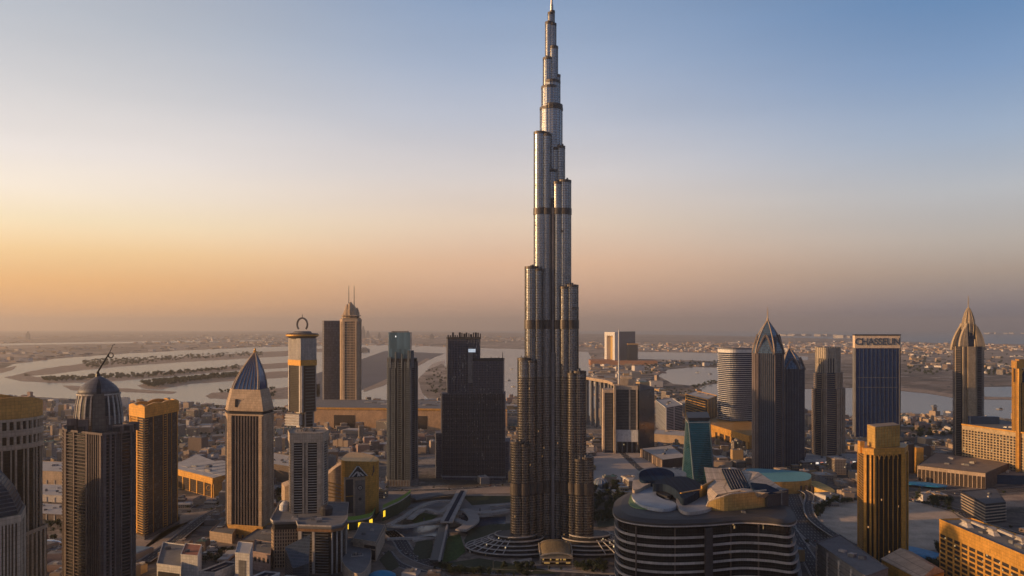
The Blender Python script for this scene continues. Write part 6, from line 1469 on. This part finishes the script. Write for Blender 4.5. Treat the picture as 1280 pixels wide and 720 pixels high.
# ------------------------------------------------------------------ trees
rt = random.Random(5); CROWN = []; TRUNK = []
for v in range(5):
    m = MB(); lobes = [(rt.uniform(-2, 2), rt.uniform(-2, 2), rt.uniform(4.5, 8), rt.uniform(1.6, 2.8)) for _ in range(7)]
    for lx, ly, lz, lr in lobes:
        for i in range(34):
            d = Vector((rt.gauss(0, 1), rt.gauss(0, 1), rt.gauss(0, 1))).normalized(); c = Vector((lx, ly, lz))+d*lr*rt.uniform(.6, 1.05)
            u = Vector((rt.gauss(0, 1), rt.gauss(0, 1), rt.gauss(0, 1))).normalized(); w2 = u.cross(d).normalized(); s_ = rt.uniform(.4, .85)
            m.add([c-u*s_, c+w2*s_*.7, c+u*s_, c-w2*s_*.7], [(0, 1, 2, 3)])
    o = m.build('crown', LEAF, None, norm=False); CROWN.append(o.data); bpy.data.objects.remove(o)
    m = MB(); m.tube([(0, 0, 0), (.2, .1, 2.5), (.1, 0, 5)], .35, 6, r1=.18)
    for i in range(4): a = i*1.7; m.tube([(.1, 0, 2.6+i*.4), (1.4*cos(a), 1.4*sin(a), 5+i*.3)], .16, 4, r1=.06)
    o = m.build('trunk', BARK, None, norm=False); TRUNK.append(o.data); bpy.data.objects.remove(o)
TREES = []
def wood(poly, n, smin=.9, smax=1.7):
    xs = [p[0] for p in poly]; ys = [p[1] for p in poly]; k = 0; tries = 0
    while k < n and tries < n*30:
        tries += 1; p = (rt.uniform(min(xs), max(xs)), rt.uniform(min(ys), max(ys)))
        if not inpoly(p, poly): continue
        x, y = gp(*p)
        if occupied(x, y, 0) or on_road(x, y, 1): continue
        TREES.append((x, y, rt.uniform(smin, smax)*(1 if smax < 2 else .72))); k += 1
wood([(742, 612), (775, 600), (785, 618), (770, 640), (742, 640)], 60, 1.1, 1.9)
wood([(510, 690), (520, 672), (540, 674), (542, 700), (520, 702)], 26)
wood([(548, 712), (600, 700), (668, 712), (662, 722), (560, 718)], 60, .7, 1.2); wood([(715, 712), (770, 700), (775, 716), (720, 722)], 40, .7, 1.2)
wood([(595, 640), (636, 642), (636, 652), (600, 652)], 26); wood([(742, 640), (770, 640), (772, 652), (742, 655)], 24)
wood([(578, 622), (636, 622), (636, 632), (590, 634)], 20, .7, 1.2)
wood([(1020, 636), (1035, 628), (1070, 624), (1070, 628), (1036, 634), (1026, 650), (1020, 660)], 36, 1, 1.5); wood([(1024, 660), (1034, 664), (1072, 690), (1066, 696), (1050, 684)], 26)
wood([(1130, 690), (1175, 690), (1175, 716), (1138, 712)], 26); wood([(1120, 622), (1185, 628), (1200, 640), (1180, 638)], 30)
wood([(495, 640), (512, 640), (510, 652), (490, 652)], 14, .7, 1.1); wood([(60, 655), (80, 655), (80, 690), (60, 690)], 10); wood([(255, 690), (290, 690), (290, 706), (255, 704)], 24, .8, 1.2)
wood([(340, 620), (362, 612), (362, 640), (345, 645)], 14); wood([(800, 480), (865, 490), (866, 506), (812, 500), (780, 490)], 90, 1.6, 2.6)
wood([(805, 452), (905, 452), (905, 458), (830, 460), (812, 470), (800, 466)], 90, 2.4, 4); wood([(862, 484), (905, 474), (945, 471), (945, 477), (890, 480), (870, 488)], 70, 2, 3)
wood([(100, 452), (330, 440), (330, 445), (240, 450), (110, 461)], 330, 3.0, 5); wood([(50, 474), (200, 467), (300, 458), (300, 462), (180, 473), (60, 478)], 300, 2.6, 4.5); wood([(172, 480), (295, 468), (320, 470), (240, 478), (190, 485)], 300, 2.8, 5)
wood([(272, 490), (345, 485), (345, 497), (290, 498)], 60, 2.4, 4); wood([(100, 507), (400, 510), (360, 520), (160, 518)], 80, 1.6, 2.8)
wood([(530, 465), (556, 458), (564, 478), (556, 498), (532, 490)], 60, 2, 3); wood([(1060, 528), (1200, 530), (1190, 546), (1130, 548), (1130, 540)], 120, 1.4, 2.4)
wood([(1130, 440), (1290, 445), (1290, 470), (1130, 470)], 110, 3, 5); wood([(200, 540), (284, 536), (284, 560), (222, 566)], 40, 1.2, 2)
wood([(588, 662), (612, 656), (640, 655), (640, 662), (606, 670), (586, 690), (580, 676)], 40, .7, 1.1); wood([(455, 640), (475, 640), (470, 648), (456, 650)], 8); wood([(400, 600), (425, 596), (425, 606), (400, 612)], 14)
for q_, w2_ in (ROADS[0], ROADS[1], ROADS[5], ROADS[7], ROADS[4], ROADS[9]):     # trees in the verges
    for i in range(0, len(q_)-1):
        a_, c_ = Vector(q_[i]), Vector(q_[i+1]); t_ = (c_-a_).normalized(); k_ = max(1, int((c_-a_).length/24))
        for j in range(k_):
            for sg in (-1, 1):
                p_ = a_.lerp(c_, j/k_)+Vector((-t_.y, t_.x))*sg*(w2_/2+5); X_ = px_of(p_.x, p_.y)
                if 0 < X_[0] < 1280 and X_[1] < 722 and rt.random() < .6 and not occupied(p_.x, p_.y, 0): TREES.append((p_.x, p_.y, rt.uniform(.6, 1.0)))
TREES.sort(key=lambda t_: -t_[2]/t_[1])
def near_land(x, y): 
    lm = min(LAND, key=lambda l: (l[0]-x)**2+(l[1]-y)**2); dx = x-lm[0]; dy = y-lm[1]
    return ('left of' if dx < 0 else 'right of') if abs(dx) > abs(dy)*.6 else ('behind' if dy > 0 else 'in front of'), lm[2]
for x, y, s_ in TREES[:290]:
    v = rt.randrange(5); sd_, ln = near_land(x, y)
    o = bpy.data.objects.new('tree', None); COL.objects.link(o); o.location = (x, y, .3); o.scale = (s_, s_, s_*rt.uniform(.8, 1.1)); o.rotation_euler.z = rt.uniform(0, 6)
    tag(o, f'dark bushy tree in the planting {sd_} {ln}', 'tree', f'trees {sd_} {ln}')
    link('crown', CROWN[v], o); link('trunk', TRUNK[v], o)
m = MB(); base = [([tuple(v_.co) for v_ in c.vertices], [tuple(p.vertices) for p in c.polygons]) for c in CROWN]
for x, y, s_ in TREES[290:]:
    vs, fs = base[rt.randrange(5)]; a = rt.uniform(0, 6); c, d = cos(a), sin(a)
    k = 3 if y < 4500 else 5      # farther trees need fewer leaves
    fs2 = fs[::k]; used = [i for f in fs2 for i in f]; s2 = s_*(1.0); o_ = len(m.v)
    for f in fs2:
        cc = [vs[i] for i in f]; mx, my, mz = (sum(p[j] for p in cc)/4 for j in range(3)); g_ = 1.6 if k == 3 else 2.2
        m.add([(x+s2*(c*(mx+(p[0]-mx)*g_)-d*(my+(p[1]-my)*g_)), y+s2*(d*(mx+(p[0]-mx)*g_)+c*(my+(p[1]-my)*g_)), s2*(mz*.8+(p[2]-mz)*g_)) for p in cc], [(0, 1, 2, 3)])
tag(m.build('distant_trees', LEAF, None, norm=False), 'dark tree cover on the spits, islands and shores far off', 'trees', None, 'stuff')

# ------------------------------------------------------------------ cars
rc = random.Random(11); CARS = []
cols = [('white', (.6, .6, .6)), ('silver', (.35, .36, .38)), ('black', (.02, .02, .02)), ('red', (.3, .03, .02)), ('blue', (.04, .07, .2))]
for nm, c in cols:
    pm = solid('car_paint_'+nm, c, rough=.3, var=.05, streak=False)
    m = MB(); m.loft([[(x*sx, y, z) for x, y in ((-.95, -2.2), (.95, -2.2), (.95, 2.2), (-.95, 2.2))] for z, sx in ((.3, 1), (.6, 1), (.85, .95))]); m.loft([[(-.85, -1.2, .85), (.85, -1.2, .85), (.85, 1.7, .85), (-.85, 1.7, .85)], [(-.7, -.6, 1.4), (.7, -.6, 1.4), (.7, 1.2, 1.4), (-.7, 1.2, 1.4)]], 1)
    for i in (-1, 1):
        for j in (-1.4, 1.4): m.box(i*.85, j, 0, .62, .25, .64, 0, 2)
    o = m.build('car', [pm, DARK, solid('tyre', (.02, .02, .02))], None); CARS.append((nm, o.data)); bpy.data.objects.remove(o)
nc = 0
NEARROAD = {0: 'the broad road beside the turquoise-roofed hall', 1: 'the curved highway around the sand lot', 3: 'the lower slip road beside the highway', 4: 'the road above the near gold hotel', 5: 'the road behind the left towers', 7: 'the curved road before the tallest tower', 9: 'the street behind the raised deck', 10: 'the road across the pale plaza', 11: 'the boulevard behind the gold-fascia hall', 13: 'the road below the long gridded hotel'}
for ri, (q, w_) in enumerate(ROADS):
    if ri not in NEARROAD: continue
    L = sum((Vector(q[i+1])-Vector(q[i])).length for i in range(len(q)-1)); n = min(44, int(L/26))
    for k in range(n):
        i = rc.randrange(len(q)-1); a, c = Vector(q[i]), Vector(q[i+1]); t = (c-a).normalized(); nn = Vector((-t.y, t.x)); lane = rc.choice((-1, 1))*w_*rc.choice((.13, .25, .37)); p = a.lerp(c, rc.random())+nn*lane
        X = px_of(p.x, p.y)
        if not (0 < X[0] < 1280 and X[1] < 722) or nc > 270: continue
        nm, me = rc.choices(CARS, (5, 3, 2, 1, 1))[0]; o = link('car', me); o.location = (p.x, p.y, .42); o.scale = (1.1,)*3; o.rotation_euler.z = math.atan2(t.y, t.x)-pi/2
        tag(o, f'{nm} car driving on {NEARROAD[ri]}', 'car', f'{nm} cars on {NEARROAD[ri]}'); nc += 1
# boats in the bays
m = MB(); m.loft([[(-2, -8, 0), (2, -8, 0), (2.4, 4, 0), (0, 10, 0), (-2.4, 4, 0)], [(-2.6, -8.5, 2), (2.6, -8.5, 2), (3, 4, 2), (0, 12, 2.4), (-3, 4, 2)]]); hull = m.build('hull', WHITE); m = MB(); m.loft([[(-1.6, -6, 2), (1.6, -6, 2), (1.8, 3, 2), (-1.8, 3, 2)], [(-1.3, -5, 4.6), (1.3, -5, 4.6), (1.3, 1.5, 4.6), (-1.3, 1.5, 4.6)]]); cab = m.build('cabin', DARK)
hd, cd = hull.data, cab.data; bpy.data.objects.remove(hull); bpy.data.objects.remove(cab)
for px, py, ln in ((746, 466, 'below the distant gate-shaped block'), (738, 460, 'below the distant gate-shaped block'), (642, 484, 'on the water just left of the tallest tower'), (636, 476, 'on the water just left of the tallest tower'), (640, 462, 'on the water just left of the tallest tower'), (888, 468, 'in the bay left of the wavy white tower'), (872, 466, 'in the bay left of the wavy white tower'), (1040, 500, 'on the creek behind the pale-crowned stepped tower'), (1168, 508, 'on the creek between the blue sign tower and flame-crowned tower'), (1250, 512, 'on the creek right of the flame-crowned tower')):
    x, y = gp(px, py); o = bpy.data.objects.new('boat', None); COL.objects.link(o); o.location = (x, y, .65); o.scale = (1.4,)*3; o.rotation_euler.z = rc.uniform(1, 2)
    tag(o, f'small white boat {ln}', 'boat', f'boats {ln}'); link('hull', hd, o); link('cabin', cd, o)
# construction cranes and lamp posts
def lamp(x, y, lb, grp):
    o = tag(bpy.data.objects.new('street_lamp', None), lb, 'street lamp', grp); COL.objects.link(o); o.location = (x, y, 0); link('pole', LP, o); link('lamp_head', LH, o)
m = MB(); m.tube([(0, 0, 0), (0, 0, 10), (1.5, 0, 11)], .22, 5, r1=.12); t = m.build('pole', GREY); LP = t.data; bpy.data.objects.remove(t); m = MB(); m.box(2, 0, 10.8, 11.1, 1.6, .5); t = m.build('lamp_head', STEEL); LH = t.data; bpy.data.objects.remove(t)
for ri in (0, 1, 7):
    q, w_ = ROADS[ri]
    for i in range(1, len(q)-1, 2):
        a, c = Vector(q[i]), Vector(q[i+1]); t = (c-a).normalized(); nn = Vector((-t.y, t.x)); p = a+nn*(w_/2+2)
        X = px_of(p.x, p.y)
        if 0 < X[0] < 1280 and X[1] < 720 and not occupied(p.x, p.y, -2): lamp(p.x, p.y, f'slim street lamp beside {NEARROAD[ri]}', f'street lamps along {NEARROAD[ri]}')
